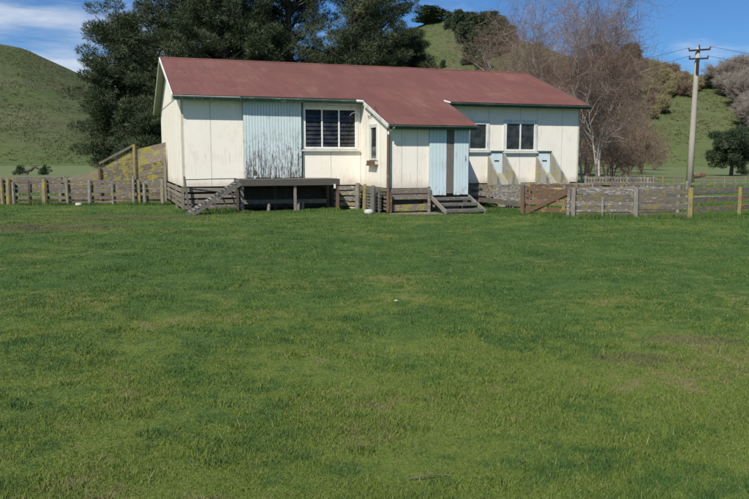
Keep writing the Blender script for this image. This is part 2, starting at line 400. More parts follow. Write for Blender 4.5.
line_grass(B(-.1, -.15), B(1.9, -.15), 2500, .1, .05, .2)
line_grass(B(1.9, -1.45), B(5.6, -1.45), 4500, .14, .05, .18)
line_grass(B(0, -1.7), B(2, -1.4), 1800, .15, .04, .15)
line_grass(B(5.6, .2), B(7, -.3), 1500, .25, .04, .16)
line_grass(B(10.4, -1.6), B(11.2, -5.6), 5200, .2, .06, .22)
line_grass((5.3, 26.3), (6.5, 24.5), 3200, .12, .06, .25)
line_grass((6.5, 24.55), (12.8, 24.9), 9000, .14, .06, .24)
line_grass((3.9, 29.9), (5.3, 26.3), 4500, .2, .06, .25)
line_grass((12.8, 25.2), (20, 27.5), 5000, .14, .06, .24)
line_grass((6.5, 29), (22, 31), 12000, .8, .06, .22)
line_grass((-18, 34), (-9, 35), 8000, .8, .08, .25)
n_ = 420; dd_ = 3.4 * (28 / 3.4) ** RNG.random(n_); aa_ = np.radians(-34 + 68 * RNG.random(n_)); cx_ = np.tan(aa_) * dd_; cy_ = dd_
for q in range(n_):      # ranker clumps that stock leave ungrazed
    if cy_[q] > 24.5 and -9 < cx_[q] < 7: continue
    m = int(60 + 110 * RNG.random()); rr_ = .05 + .11 * RNG.random() + .006 * cy_[q]; rad = rr_ * np.sqrt(RNG.random(m)); an = RNG.random(m) * 6.283
    parts.append(blade_mesh(cx_[q] + rad * np.cos(an) * 1.3, cy_[q] + rad * np.sin(an), .004 + .0007 * cy_[q] + 0 * rad, (.03 + .05 * RNG.random(m)) * (1.1 - .6 * rad / rr_), 1.1))
V = np.concatenate(parts); F = np.arange(len(V)).reshape(-1, 3)
tag(np_mesh('lawn_grass', V, F, M['blades']), 'short patchy green and straw coloured pasture grass covering the lawn', 'grass', kind='stuff')

# rushes and tussocks scattered over the hill faces: uncountable, one object
tv = []
def tussocks(N, p0, p1, d0, d1, thr):
    px = p0 + (p1 - p0) * RNG.random(N); d = d0 + (d1 - d0) * RNG.random(N); x = (px - 374.5) / FPX * d; z = terrain(x, d)
    ok = (z > .3) & (vnoise(x / 9, d / 9, 2) + .5 * vnoise(x / 3, d / 3, 4) + .9 * RNG.random(N) > thr + .45); x, y, z = x[ok], d[ok], z[ok]
    for k in range(5):
        n = len(x); h = .10 + .32 * RNG.random(n); w = .07 + .11 * RNG.random(n); ox = RNG.normal(0, .22, n); oy = RNG.normal(0, .22, n); a = RNG.random(n) * 3.14; lx = RNG.normal(0, .2, n)
        T_ = np.zeros((n, 3, 3)); T_[:, 0] = np.stack([x + ox - np.cos(a) * w, y + oy - np.sin(a) * w, z - .1], -1); T_[:, 1] = np.stack([x + ox + np.cos(a) * w, y + oy + np.sin(a) * w, z - .1], -1); T_[:, 2] = np.stack([x + ox * 1.6 + lx, y + oy * 1.6, z + h], -1); tv.append(T_.reshape(-1, 3))
tussocks(20000, -120, 250, 192, 345, -.1)
tussocks(10000, 560, 900, 168, 250, .0)
tussocks(6000, 400, 560, 300, 385, .2)
V = np.concatenate(tv)
M['tussock'] = leaf_mat('hill_tussock', (.06, .082, .03), (.11, .12, .05), (.16, .145, .08))
tag(np_mesh('hill_tussocks', V, np.arange(len(V)).reshape(-1, 3), M['tussock']), 'dull olive rushes and tussocks speckling the hill pasture', 'grass', kind='stuff')

# ------------------------------------------------------------------ the woolshed
shed = empty('woolshed', (XB, YB, 0), TH, 'long cream woolshed on piles with dull red iron roof and blue doors', 'building')
W_, L_, ZB, ZE, ZR, VR = 17.19, 10.63, .935, 4.27, 6.283, 5.573
OF, OL = .40, .30
SL = (ZR - ZE) / (VR + OF)
def roof_z(v): return ZE + (v + OF) * SL if v < VR else ZR - (v - VR) * (ZR - ZE) / (L_ + OF - VR)

def wall_panel(mb, p0, p1, nrm, z0, z1, openings=(), seams=(), th=.09, strip_z=()):
    """upright wall from p0 to p1 (u,v pairs); nrm points outward; openings in (s0,s1,z0,z1) along the wall"""
    p0 = Vector(p0); p1 = Vector(p1); d = (p1 - p0); Ln = d.length; d /= Ln; nrm = Vector(nrm)
    cuts = sorted(set([0, Ln] + [c for o in openings for c in o[:2]]))
    def bx(s0, s1, a, b_, o0, o1, mi):
        q = []
        for z in (a, b_):
            for s, o in ((s0, o0), (s1, o0), (s1, o1), (s0, o1)):
                P = p0 + d * s + nrm * o; q.append((P.x, P.y, z))
        mb.add(q, [(3, 2, 1, 0), (4, 5, 6, 7), (0, 1, 5, 4), (1, 2, 6, 5), (2, 3, 7, 6), (3, 0, 4, 7)], mi)
    for a, b_ in zip(cuts[:-1], cuts[1:]):
        op = [o for o in openings if o[0] <= a + 1e-6 and o[1] >= b_ - 1e-6]
        zs = z0
        for o in sorted(op, key=lambda q: q[2]):
            if o[2] > zs: bx(a, b_, zs, o[2], -th, 0, 0)
            zs = o[3]
        if zs < z1: bx(a, b_, zs, z1, -th, 0, 0)
    for s in seams:
        zz = z0 + .01
        for o in sorted([o for o in openings if o[0] - .02 < s < o[1] + .02], key=lambda q: q[2]):
            if o[2] - .03 > zz: bx(s - .008, s + .008, zz, o[2] - .03, 0, .004, 1)
            zz = o[3] + .03
        if zz < z1: bx(s - .008, s + .008, zz, z1 - .03, 0, .004, 1)
    for z in strip_z: bx(.01, Ln - .01, z - .006, z + .006, 0, .003, 1)

w = MB()
WIN = [(4.63, 6.78, 2.36, 3.93), (11.72, 12.62, 2.33, 3.47), (13.47, 14.95, 2.30, 3.52)]
PORT = [(12.74, 13.36, 1.35, 2.22), (15.09, 15.72, 1.35, 2.22)]
DOOR = (2.45, 4.35, .95, 3.95)
wall_panel(w, (0, 0), (W_, 0), (0, -1), ZB, 4.33, openings=[DOOR] + WIN + PORT, seams=[1.06, 5.72, 6.95, 11.0, 12.69, 14.2, 15.04, 16.3], strip_z=(1.32,) * 0)
wall_panel(w, (W_, 0), (W_, L_), (1, 0), ZB, 4.33, seams=[1.2 * k for k in range(1, 9)])
wall_panel(w, (W_, L_), (0, L_), (0, 1), ZB, 4.33)
wall_panel(w, (0, L_), (0, 0), (-1, 0), ZB, 4.33, seams=[.9 * k + .35 for k in range(0, 12)])
for u, n_ in ((.0, 1), (W_ - .09, 1)):      # gable triangles
    w.prism([(u, .05, 4.33), (u, L_ - .05, 4.33), (u, L_, roof_z(L_) - .06), (u, VR, ZR - .09), (u, 0.0, roof_z(0) - .06)], (.09, 0, 0))
w.box(-.012, -.002, .05, L_ - .05, 4.29, 4.33, 1)
w.build('wall', [M['wall'], M['seam']], shed)
# floor, ceiling lining
f = MB(); f.box(.1, W_ - .1, .1, L_ - .1, ZB - .12, ZB + .02); f.box(7.05, 10.17, -2.9, .1, ZB - .12, ZB + .02); f.build('floor', M['interior'], shed)
# porch walls
PU0, PU1, PV = 6.97, 10.26, -3.03
def porch_z(v): return 4.27 + (v + .40) * .367
pw = MB()
PD = (1.64, 3.22)   # door span along the front
wall_panel(pw, (PU0, PV), (PU1, PV), (0, -1), .90, porch_z(PV) - .02, openings=[(PD[0], PD[1], .90, 3.02)], seams=[.55, 1.17])
wall_panel(pw, (PU0, -.02), (PU0, PV), (-1, 0), ZB - .03, 3.2, openings=[(1.16, 1.90, 1.92, 3.2)], seams=[.6, 2.3])
wall_panel(pw, (PU1, PV), (PU1, -.02), (1, 0), ZB - .03, 3.2)
for u in (PU0, PU1 - .09):
    pw.prism([(u, -.02, 3.2), (u, PV, 3.2), (u, PV, porch_z(PV) - .03), (u, -.02, porch_z(-.02) - .03)] if porch_z(PV) - .03 > 3.2 else [(u, -.02, 3.2), (u, -3.0, 3.2), (u, -.02, porch_z(-.02) - .03)], (.09, 0, 0))
pw.build('porch_wall', [M['wall'], M['seam']], shed)

# roof: corrugated iron over a soffit lining
def corrugated(mb, a0, a1, b0, b1, pitch=.09, amp=.0028, rows=3, mi=0):
    """a0->a1 along eave, b0->b1 along the top; corrugation runs up the slope"""
    a0, a1, b0, b1 = map(Vector, (a0, a1, b0, b1)); nr_ = (a1 - a0).cross(b0 - a0).normalized()
    n = int((a1 - a0).length / pitch * 6); vs = []
    for j in range(rows + 1):
        t_ = j / rows
        for i in range(n + 1):
            s = i / n; p = (a0.lerp(a1, s)).lerp(b0.lerp(b1, s), t_); vs.append(p + nr_ * (amp * math.sin(i / 6 * 2 * math.pi) + (.0 if j else 0)))
    mb.add(vs, [(j * (n + 1) + i, j * (n + 1) + i + 1, (j + 1) * (n + 1) + i + 1, (j + 1) * (n + 1) + i) for j in range(rows) for i in range(n)], mi)
rf = MB(); UR, URT = W_ + .28, W_ + .62
corrugated(rf, (-OL, -OF, ZE), (UR, -OF, ZE), (-OL, VR, ZR), (URT, VR, ZR))
corrugated(rf, (UR, L_ + OF, ZE), (-OL, L_ + OF, ZE), (URT, VR, ZR), (-OL, VR, ZR))
for p in ([(-OL + .02, -OF + .02, ZE - .035), (UR - .02, -OF + .02, ZE - .035), (URT - .02, VR, ZR - .035), (-OL + .02, VR, ZR - .035)],
          [(UR - .02, L_ + OF - .02, ZE - .035), (-OL + .02, L_ + OF - .02, ZE - .035), (-OL + .02, VR, ZR - .037), (URT - .02, VR, ZR - .037)]):
    rf.prism(p, (0, 0, -.03), 1)
rf.tube([(-OL, VR, ZR + .0), (URT, VR, ZR + .0)], .045, 8)      # ridge cap roll
rfo = rf.build('roof', [M['roof'], M['soffit']], shed, smooth=False)
pr = MB(); PRL, PRR, VE = PU0 - .10, 10.50, -3.36
ZPE = porch_z(VE)
corrugated(pr, (PRL, VE, ZPE), (PRR - .08, VE, ZPE), (PRL + .02, -OF + .03, ZE + .022), (PRR, -OF + .03, ZE + .022), rows=2)
pr.prism([(PRL + .02, VE + .02, ZPE - .035), (PRR - .1, VE + .02, ZPE - .035), (PRR - .02, -OF + .02, ZE - .02), (PRL + .04, -OF + .02, ZE - .02)], (0, 0, -.03), 1)
pr.build('porch_roof', [M['roof'], M['soffit']], shed)

# fascias, gutters, barge boards
def part(name, mat, fn, parent=None, **k):
    mb = MB(); fn(mb); return mb.build(name, mat, parent or shed, **k)
part('fascia', M['green_old'], lambda m: m.box(-OL, 6.98, -OF - .02, -OF + .01, ZE - .19, ZE - .03))
part('fascia', M['green'], lambda m: m.box(10.5, UR, -OF - .02, -OF + .01, ZE - .17, ZE - .03))
part('fascia', M['green'], lambda m: m.box(PRL + .03, PRR - .1, VE - .02, VE + .01, ZPE - .17, ZPE - .03))
def gutter(u0, u1, v, z, drop=0.):
    def fn(m):
        n = 8; r = .052; prof = [(-math.cos(math.pi * k / n) * r, -math.sin(math.pi * k / n) * r) for k in range(n + 1)]
        vs = []
        for u, dz in ((u0, 0), (u1, -drop)):
            vs += [(u, v - .055 + a, z + b_ + dz) for a, b_ in prof] + [(u, v - .055 + a * .88, z + b_ * .88 + dz) for a, b_ in prof[::-1]]
        k = len(prof) * 2
        m.add(vs, [(i, (i + 1) % k, k + (i + 1) % k, k + i) for i in range(k)] + [tuple(range(k))[::-1], tuple(range(k, 2 * k))])
    return fn
part('gutter', M['dirty_white'], gutter(-OL - .02, 2.1, -OF - .03, ZE - .03))
part('gutter', M['green_old'], gutter(2.12, 6.75, -OF - .03, ZE - .045, .02))
part('gutter', M['white'], lambda m: m.tube([(6.62, -OF - .1, ZE - .07), (6.9, -OF - .1, ZE - .085), (7.05, -OF - .14, ZE - .15), (7.12, -OF - .2, ZE - .22)], .05, 8))
part('gutter', M['green_old'], gutter(10.52, UR + .03, -OF - .03, ZE - .04))
part('gutter', M['green_old'], gutter(PRL, PRR - .06, VE - .03, ZPE - .03))
part('gutter_end', M['white'], lambda m: m.tube([(10.36, -OF - .07, ZE + .03), (10.62, -OF - .16, ZE - .05)], .035, 8))
part('barge_board', M['white'], lambda m: m.beam((-OL - .015, -OF, ZE - .05), (-OL - .015, VR, ZR - .05), .03, .13))
part('barge_board', M['barge'], lambda m: m.beam((-OL - .015, VR + .003, ZR - .09), (-OL - .015, L_ + OF, ZE - .09), .03, .2))
part('barge_board', M['green'], lambda m: m.beam((UR + .015, -OF, ZE - .06), (URT + .015, VR, ZR - .06), .03, .13))
part('barge_board', M['barge'], lambda m: m.beam((URT + .015, VR + .003, ZR - .06), (UR + .015, L_ + OF, ZE - .06), .03, .13))
part('barge_board', M['dirty_white'], lambda m: m.beam((PRL - .0, VE, ZPE - .06), (PRL + .0, -OF - .25, ZE - .17), .03, .13))
part('gable_vent', M['dark_timber'], lambda m: m.box(-.03, -.002, 3.3, 3.42, 4.75, 5.2))
part('gable_strut', M['barge'], lambda m: m.box(-.06, -.012, 3.25, 3.37, 4.34, 4.9))

# sliding door with peeling blue boards
sd = MB(); u = 2.27
while u < 4.50:
    wd = .112; e = min(u + wd - .010, 4.52); dz = random.uniform(-.03, .02) if random.random() < .5 else 0
    sd.box(u, e, -.125, -.10 + random.uniform(-.002, .002), 1.25 + dz, 4.12); u += wd
sdo = sd.build('sliding_door', M['blue'], shed)
d2 = MB(); d2.box(2.27, 4.52, -.097, -.06, 1.3, 4.1); d2.box(2.27, 4.52, -.097, -.06, 1.3, 4.1) if 0 else None
d2.build('door_backing', M['dark_timber'], sdo)
part('door_track', M['green_old'], lambda m: (m.box(2.0, 4.6, -.17, -.04, 4.125, 4.16), m.box(4.55, 4.60, -.06, -.002, .95, 4.12)), sdo)
part('patch_hole', M['dark_timber'], lambda m: m.prism([(2.60, -.128, 1.33), (2.74, -.128, 1.33), (2.76, -.128, 1.46), (2.70, -.128, 1.54), (2.62, -.128, 1.50)], (0, -.004, 0)), sdo)

# windows
def window(u0, u1, z0, z1, n, louvre, v=0.):
    fr = MB(); t_ = .065
    fr.box(u0, u1, v - .03, v + .05, z1 - t_, z1); fr.box(u0, u1, v - .03, v + .05, z0, z0 + t_)
    fr.box(u0, u0 + t_, v - .03, v + .05, z0 + t_, z1 - t_); fr.box(u1 - t_, u1, v - .03, v + .05, z0 + t_, z1 - t_)
    xs_ = [u0 + t_ + (u1 - u0 - 2 * t_ + .055) * k / n for k in range(n + 1)]
    for k in range(1, n): fr.box(xs_[k] - .055, xs_[k], v - .025, v + .04, z0 + t_, z1 - t_)
    wo = fr.build('window', M['white'], shed)
    # architrave
    a = MB(); a.box(u0 - .09, u0 - .003, v - .035, v - .002, z0 - .04, z1 + .09); a.box(u1 + .003, u1 + .09, v - .035, v - .002, z0 - .04, z1 + .09); a.box(u0 - .003 + .006, u1 - .003, v - .035, v - .002, z1 + .003, z1 + .09)
    a.build('architrave', M['dirty_white'], wo)
    s = MB(); s.box(u0 - .12, u1 + .12, v - .11, v - .002, z0 - .10, z0 - .045); s.build('sill', M['dirty_white'], wo)
    for k in range(n):
        p = MB(); a0, a1 = xs_[k] + .004, xs_[k + 1] - .059
        if louvre:
            h = z0 + t_ + .01; st = (z1 - z0 - 2 * t_) / 9
            for q in range(9):
                zc = h + st * q; p.prism([(a0, v - .012 + .0, zc), (a1, v - .012, zc), (a1, v + .038, zc + st * .98), (a0, v + .038, zc + st * .98)], (0, .006, 0))
        else:
            p.box(a0, a1, v + .012, v + .018, z0 + t_, z1 - t_)
            p.box(a0, a1, v + .004, v + .011, (z0 + z1) / 2 - .012, (z0 + z1) / 2 + .012)
        p.build('pane', M['glass'], wo)
    return wo
window(*WIN[0][:2], *WIN[0][2:], 3, True)
window(*WIN[1][:2], *WIN[1][2:], 1, False)
window(*WIN[2][:2], *WIN[2][2:], 2, False)
# black backing room behind the glass so the interior reads dark
# narrow side window of the porch (faces left)
sw = MB(); a, b_ = -1.18, -1.92   # v range
sw.box(PU0 - .03, PU0 + .05, b_, b_ + .05, 1.92, 3.2); sw.box(PU0 - .03, PU0 + .05, a - .05, a, 1.92, 3.2); sw.box(PU0 - .03, PU0 + .05, b_ + .05, a - .05, 3.14, 3.2); sw.box(PU0 - .03, PU0 + .05, b_ + .05, a - .05, 1.92, 1.98)
swo = sw.build('window', M['dirty_white'], shed)
part('architrave', M['dirty_white'], lambda m: (m.box(PU0 - .035, PU0 - .002, a + .003, a + .08, 1.9, 3.28), m.box(PU0 - .035, PU0 - .002, b_ - .08, b_ - .003, 1.9, 3.28), m.box(PU0 - .035, PU0 - .002, b_, a, 3.203, 3.28)), swo)
part('sill', M['post_brown'], lambda m: (m.box(PU0 - .16, PU0 - .002, b_ - .1, a + .1, 1.70, 1.76), m.box(PU0 - .14, PU0 - .12, b_ - .08, a + .08, 1.76, 1.9)), swo)
part('pane', M['glass'], lambda m: m.box(PU0 + .01, PU0 + .02, b_ + .05, a - .05, 1.98, 3.14), swo)

# porch doors: two boarded leaves with a plain brown plank between
def leaf(u0, u1):
    m = MB(); u = u0; k = max(3, round((u1 - u0) / .13)); wd = (u1 - u0) / k
    for i in range(k): m.box(u0 + wd * i, u0 + wd * (i + 1) - .008, PV - .075, PV - .045 + random.uniform(-.002, .002), .62 + random.uniform(-.02, .02), 3.06)
    m.box(u0 + .02, u1 - .03, PV - .044, PV - .008, .8, 3.0)
    return m.build('porch_door', M['blue_clean'], shed)
leaf(8.60, 9.29); lf = leaf(9.60, 10.20)
part('handle', M['dark_metal'], lambda m: (m.tube([(10.05, PV - .08, 1.93), (10.05, PV - .12, 1.95), (10.05, PV - .12, 2.05), (10.05, PV - .08, 2.07)], .012, 6)), lf)
part('centre_plank', M['mid_plank'], lambda m: (m.box(9.30, 9.445, PV - .06, PV - .02, .68, 3.05), m.box(9.45, 9.59, PV - .058, PV - .02, .68, 3.05)))

# piles, skirting boards
pl = [(u, v) for v in (.12, 3.5, 7, L_ - .12) for u in np.linspace(.12, W_ - .12, 10)]
for u, v in pl:
    if v > 4 and 2 < u < 15: continue
    part('pile', M['dark_timber'], lambda m: m.tube([(u, v, -.1), (u, v, ZB - .12)], .1, 8))
for u, v in ((7.07, PV + .12), (8.5, PV + .12), (10.15, PV + .12), (7.07, -1.5)):
    part('pile', M['dark_timber'], lambda m: m.box(u - .08, u + .08, v - .08, v + .08, -.1, .80))
def skirting(p0, p1, nrm, z0, z1, n, gap, jit=.012, mat='skirt'):
    m = MB(); h = (z1 - z0) / n; nrm = Vector(nrm)
    for k in range(n):
        z = z0 + h * (k + .5); o = nrm * (.035 + random.uniform(0, .03)); a = Vector((*p0, z)) + Vector((*o, random.uniform(-jit, jit))); c = Vector((*p1, z)) + Vector((*o, random.uniform(-jit, jit)))
        m.beam(a, c, .03, h - gap, jit=.006)
    return m.build('skirting', M[mat], shed)
skirting((0.02, 0), (2.2, 0), (0, -1), .05, .92, 4, .075)
skirting((0, 2.6), (0, -.02), (-1, 0), .12, .90, 4, .06)
for cu, cv in ((.0, -.03), (-.0, 2.7)): part('corner_post', M['skirt'], lambda m: m.box(cu - .07, cu + .03, cv - .05, cv + .05, -.1, ZB - .02))
part('underfloor_shade', M['dark_timber'], lambda m: m.box(.5, .55, .3, L_ - .3, 0, .8))  # dark sheet added behind the gable skirting, stands in for underfloor shade
skirting((0, L_), (0, 2.8), (-1, 0), .12, .90, 4, .06)
skirting((5.9, .06), (6.9, .06), (0, -1), .1, .9, 4, .05, mat='rail')
skirting((7.05, PV), (8.6, PV), (0, -1), .03, .33, 1, .06, mat='mossy')
skirting((7.02, PV), (8.58, PV), (0, -1), .47, .90, 2, .03, mat='skirt')
skirting((10.4, 0), (W_, 0), (0, -1), .05, .92, 4, .05)
skirting((PU0, 0), (PU0, PV), (-1, 0), .08, .9, 6, .05, mat='rail')
for bb in ((.2, 7., 1.4, 1.45, 0, .8), (10.4, W_ - .2, .9, .95, 0, .8), (7.1, 10.1, -2.6, -2.55, 0, .78)): part('underfloor_shade', M['skirt'], lambda m: m.box(*bb))  # sheets added below the floor, standing in for the shade under there
part('downpipe', M['post_brown'], lambda m: m.tube([(PU0 - .02, PV - .12, .05), (PU0 - .02, PV - .12, 1.5), (PU0 - .01, PV - .12, 2.84)], [.062, .058, .05], 10))
part('downpipe_bend', M['white'], lambda m: m.tube([(PU0 - .01, PV - .12, 2.84), (PU0 - .0, PV - .12, 2.93), (PU0 + .06, PV - .2, 3.0), (PU0 + .1, VE - .08, ZPE - .1)], .035, 8))
part('red_marker_post', M['gate'], lambda m: m.box(PU0 + .03, PU0 + .09, PV - .22, PV - .17, .02, .78))
part('wall_bracket', M['white'], lambda m: m.tube([(6.5, -.03, 3.66), (6.55, -.12, 3.74), (6.72, -.14, 3.80), (6.86, -.12, 3.7), (6.84, -.1, 3.55)], .022, 6))
part('power_lead', M['dark_metal'], lambda m: m.tube([(7.13, -.5, 4.05), (7.02, -.7, 3.75), (6.93, -1.0, 3.55), (6.93, -1.35, 3.6), (6.9, -1.9, 3.9), (6.86, -2.2, 3.75)], .012, 6))

# counting-out chutes
for (u0, u1, _, _) in PORT:
    ch = MB(); ch.box(u0 - .05, u1 + .05, -.06, -.003, 2.225, 2.30)
    cho = ch.build('chute', M['green'], shed)
    part('hatch', M['blue_hatch'], lambda m: (m.box(u0 + .01, u1 - .01, -.03, .0, 1.36, 2.215), ), cho)
    part('hatch_cleat', M['dark_metal'], lambda m: m.box(u0 + .22, u1 - .18, -.05, -.031, 1.86, 1.90), cho)
    for (us, off, top) in ((u0 - .09, 0, 2.08), (u1 + .01, 0, 2.26)):
        # side wall of upright boards following the slope
        m_ = MB(); n = 10; run = 2.15
        for k in range(n):
            va, vb = -.02 - run * k / n, -.02 - run * (k + 1) / n + .008
            za, zb_ = top + (va + .02) * .92, top + (vb + .02) * .92; lo = lambda v_: max(-.02, .80 + v_ * .8)
            m_.prism([(us, va, lo(va)), (us, vb, lo(vb)), (us, vb, max(zb_, .25)), (us, va, max(za, .25))], (.06 + random.uniform(0, .008), 0, 0))
        m_.build('side_panel', M['chute_wood'], cho)
    part('slide', M['chute_wood'], lambda m: m.prism([(u0 - .01, -.032, 1.36), (u1 + .0, -.032, 1.36), (u1 + .0, -1.9, .05), (u0 - .01, -1.9, .05)], (0, 0, -.03)), cho)

# ------------------------------------------------------------------ loading platform in front of the sliding door
pf = empty('loading_platform', B(1.9, -1.4), TH, 'dark weathered timber loading platform below the peeling blue sliding door', 'platform')
def P(u, v, z): return (u - 1.9, v + 1.4, z)
m_ = MB()
for k in range(11):
    v = -1.38 + k * .118; m_.beam(P(1.88 + random.uniform(-.02, .02), v + .055, 1.20), P(5.62 + random.uniform(-.03, .03), v + .055, 1.20), .108, .045, jit=.003)
m_.build('deck', M['old_deck'], pf)
m_ = MB(); m_.beam(P(1.86, -1.42, 1.10), P(5.64, -1.42, 1.10), .05, .22, jit=.004); m_.build('front_beam', M['deck_edge'], pf)
for v in (-.85, -.3):
    m_ = MB(); m_.beam(P(1.9, v, 1.09), P(5.6, v, 1.09), .06, .16); m_.build('joist', M['dark_timber'], pf)
for u in (1.88, 5.6):
    m_ = MB(); m_.beam(P(u, -1.36, 1.09), P(u, -.15, 1.09), .05, .17); m_.build('side_beam', M['old_deck'], pf)
for u, v, mt, r in ((1.96, -1.36, 'post', .05), (3.93, -1.34, 'post', .045), (5.57, -1.36, 'post_brown', .05), (1.96, -.25, 'dark_timber', .05), (3.4, -.25, 'dark_timber', .05), (5.5, -.25, 'dark_timber', .05)):
    m_ = MB(); m_.box(*[q for q in (P(u - r, 0, 0)[0], P(u + r, 0, 0)[0], P(0, v - r, 0)[1], P(0, v + r, 0)[1], -.1, .985)]); m_.build('leg', M[mt], pf)
m_ = MB(); m_.box(P(5.4, 0, 0)[0], P(5.47, 0, 0)[0], P(0, -1.47, 0)[1], P(0, -1.45, 0)[1], .86, 1.02); m_.build('white_tag', M['white'], pf)
for u, hh_ in ((4.15, .42), (4.3, .36), (3.0, .3)):
    m_ = MB(); m_.tube([P(u, -.95, -.05), P(u + .02, -.95, hh_)], .06, 7); m_.build('stub', M['post'], pf)
m_ = MB(); m_.beam(P(2.1, -.4, .35), P(5.4, -.42, .33), .03, .16); m_.build('back_rail', M['skirt'], pf)
# ramp walking down to the left, cleated boards
rp = empty('plank_ramp', B(.05, -1.7), TH, 'steep grey cleated plank ramp leaning up to the left end of the loading platform', 'ramp')
def Q(u, v, z): return (u - .05, v + 1.7, z)
for v in (-1.85, -1.05):
    m_ = MB(); m_.beam(Q(.02, v, -.02), Q(1.84, v, 1.12), .05, .17, jit=.004); m_.build('stringer', M['old_deck'], rp)
m_ = MB()
for k in range(15):
    s = (k + .5) / 15; u = .02 + 1.80 * s; z = -.02 + 1.128 * s + .085; dv = random.uniform(-.02, .02)
    m_.beam(Q(u, -1.88 + dv, z), Q(u, -1.02 + dv, z), .088, .028, up=(-.53, 0, .85), jit=.003)
m_.build('tread_boards', M['old_deck'], rp)
for k in range(4):
    m_ = MB(); u = .65 + .32 * k; zt = (u - .02) * .62 - .12; m_.beam(Q(u + .22, -1.0, .02), Q(u - .02, -1.0, max(.1, zt)), .03, .05); m_.build('brace', M['old_deck'], rp)
# low pipe rail along the wall with its stub post
hr = empty('hand_rail', B(.05, -.3), TH, 'thin dark rail with a leaning stub post along the lower left wall', 'rail')
m_ = MB(); m_.tube([(0, 0, 1.20), (1.85, -.2, 1.235)], .018, 6); m_.build('rail', M['dark_metal'], hr)
m_ = MB(); m_.beam((.12, 0, -.02), (-.02, -.02, 1.32), .07, .07, up=(0, 1, 0)); m_.build('post', M['old_deck'], hr)

# steps up to the porch doors
st = empty('porch_steps', B(9.4, -3.2), TH, 'weathered grey wooden steps leading up to the blue porch doors', 'steps')
def T(u, v, z): return (u - 9.4, v + 3.2, z)
for k, (v, z, ua, ub, mt) in enumerate(((-3.27, .52, 8.70, 10.12, 'deck_edge'), (-3.75, .34, 8.78, 10.15, 'old_deck'), (-4.25, .15, 8.72, 10.28, 'deck_edge'))):
    for dv in (0, .13):
        m_ = MB(); m_.beam(T(ua, v - dv + .02, z), T(ub, v - dv + .02, z), .12, .045, jit=.004); m_.build('tread', M['old_deck'], st)
    m_ = MB(); m_.beam(T(ua, v - .19, z - .03), T(ub, v - .19, z - .03), .028, .09); m_.build('riser', M['old_deck'], st)
for u in (8.66, 10.2):
    m_ = MB(); m_.beam(T(u, -3.12, .56), T(u, -4.5, .06), .045, .15); m_.build('stringer', M['post'], st)
m_ = MB(); m_.box(T(8.52, 0, 0)[0], T(8.60, 0, 0)[0], T(0, -3.22, 0)[1], T(0, -3.12, 0)[1], -.05, .95); m_.build('post', M['rail_pale'], st)

pad = MB(); pts_ = [B(7.0, -3.15), B(8.5, -3.15), B(9.6, -4.75), B(8.0, -4.3), B(6.8, -3.7)]
pad.add([(p.x, p.y, .006) for p in pts_], [tuple(range(5))]); tag(pad.build('path', M['pad']), kind='structure')

# ------------------------------------------------------------------ fences
def fence(name, label, pts, posts, rails, mat='rail', h=.17, group=None, cat='fence', back=.05, skip=()):
    """pts: polyline ground points; posts: (x,y,height,radius,mat,round); rails: heights"""
    o = empty(name, (pts[0][0], pts[0][1], 0), 0, label, cat, group); ox, oy = pts[0][0], pts[0][1]
    for (x, y, hh, r, mt) in posts:
        m_ = MB(); dx, dy = random.uniform(-.02, .02), random.uniform(-.02, .02)
        m_.tube([(x - ox, y - oy, -.15), (x - ox + dx * .5, y - oy + dy * .5, hh * .6), (x - ox + dx, y - oy + dy, hh)], [r * 1.05, r, r * .92], 7)
        m_.build('post', M[mt], o)
    for (p, q) in zip(pts[:-1], pts[1:]):
        for k, rz in enumerate(rails):
            z, hh = rz if isinstance(rz, tuple) else (rz, h)
            m_ = MB(); z1 = z + random.uniform(-.02, .02); z2 = z + random.uniform(-.02, .02); db = back + random.uniform(0, .012)
            n_ = 4; prev = None; A_ = Vector((p[0] - ox, p[1] - oy + db, z1)); B_ = Vector((q[0] - ox, q[1] - oy + db, z2)); A_ = A_.lerp(B_, .002)
            B_ = A_.lerp(B_, .996)
            m_.beam(A_, B_, .03, hh * random.uniform(.9, 1.05), jit=.012)
            m_.build('rail', M[mat if not isinstance(mat, (list, tuple)) else random.choice(mat)], o)
    return o
# left yard fence
YL = 31.9; fx = lambda px, Y=YL: (px - 374.5) / FPX * Y / math.cos(R(PITCH)) * 1.0
def gx(px, Y): return (px - 374.5) / FPX * (Y * math.cos(R(PITCH)) + 2 * math.sin(R(PITCH)))
LP = [(-40, 1.1, .08, 'post'), (3, 1.12, .085, 'post_yellow'), (9, 1.10, .11, 'post_yellow'), (14, .98, .07, 'post'), (29, 1.05, .04, 'post_brown'), (45, 1.12, .11, 'post_yellow'), (68, 1.18, .05, 'post'), (90, 1.05, .08, 'post'), (113, 1.0, .04, 'post'), (134, 1.25, .06, 'post'), (140, 1.08, .05, 'post_yellow'), (145, .95, .075, 'post'), (163, 1.1, .09, 'post')]
fence('board_fence', 'grey weathered board yard fence with yellow lichened posts left of the shed',
      [(gx(p, YL), YL) for p in (-120, -40, 14, 45, 90, 134, 163)], [(gx(p, YL), YL - (.0), h_, r_, mt) for p, h_, r_, mt in LP],
      [(1.0, .13), (.80, .17), (.60, .16), (.31, .14), (.12, .08)], mat=['rail_left', 'rail_left', 'rail'], back=.12)
fence('rear_board_fence', 'low dark board fence running behind the left yard fence', [(gx(-60, 34.5), 34.5), (gx(20, 34.5), 34.3), (gx(62, 34.5), 34.5), (gx(100, 36), 36)],
      [(gx(66, 34.4), 34.4, 1.2, .06, 'post'), (gx(20, 34.4), 34.3, 1.0, .06, 'post')], [(1.02, .2), (.75, .2)], mat='rail')
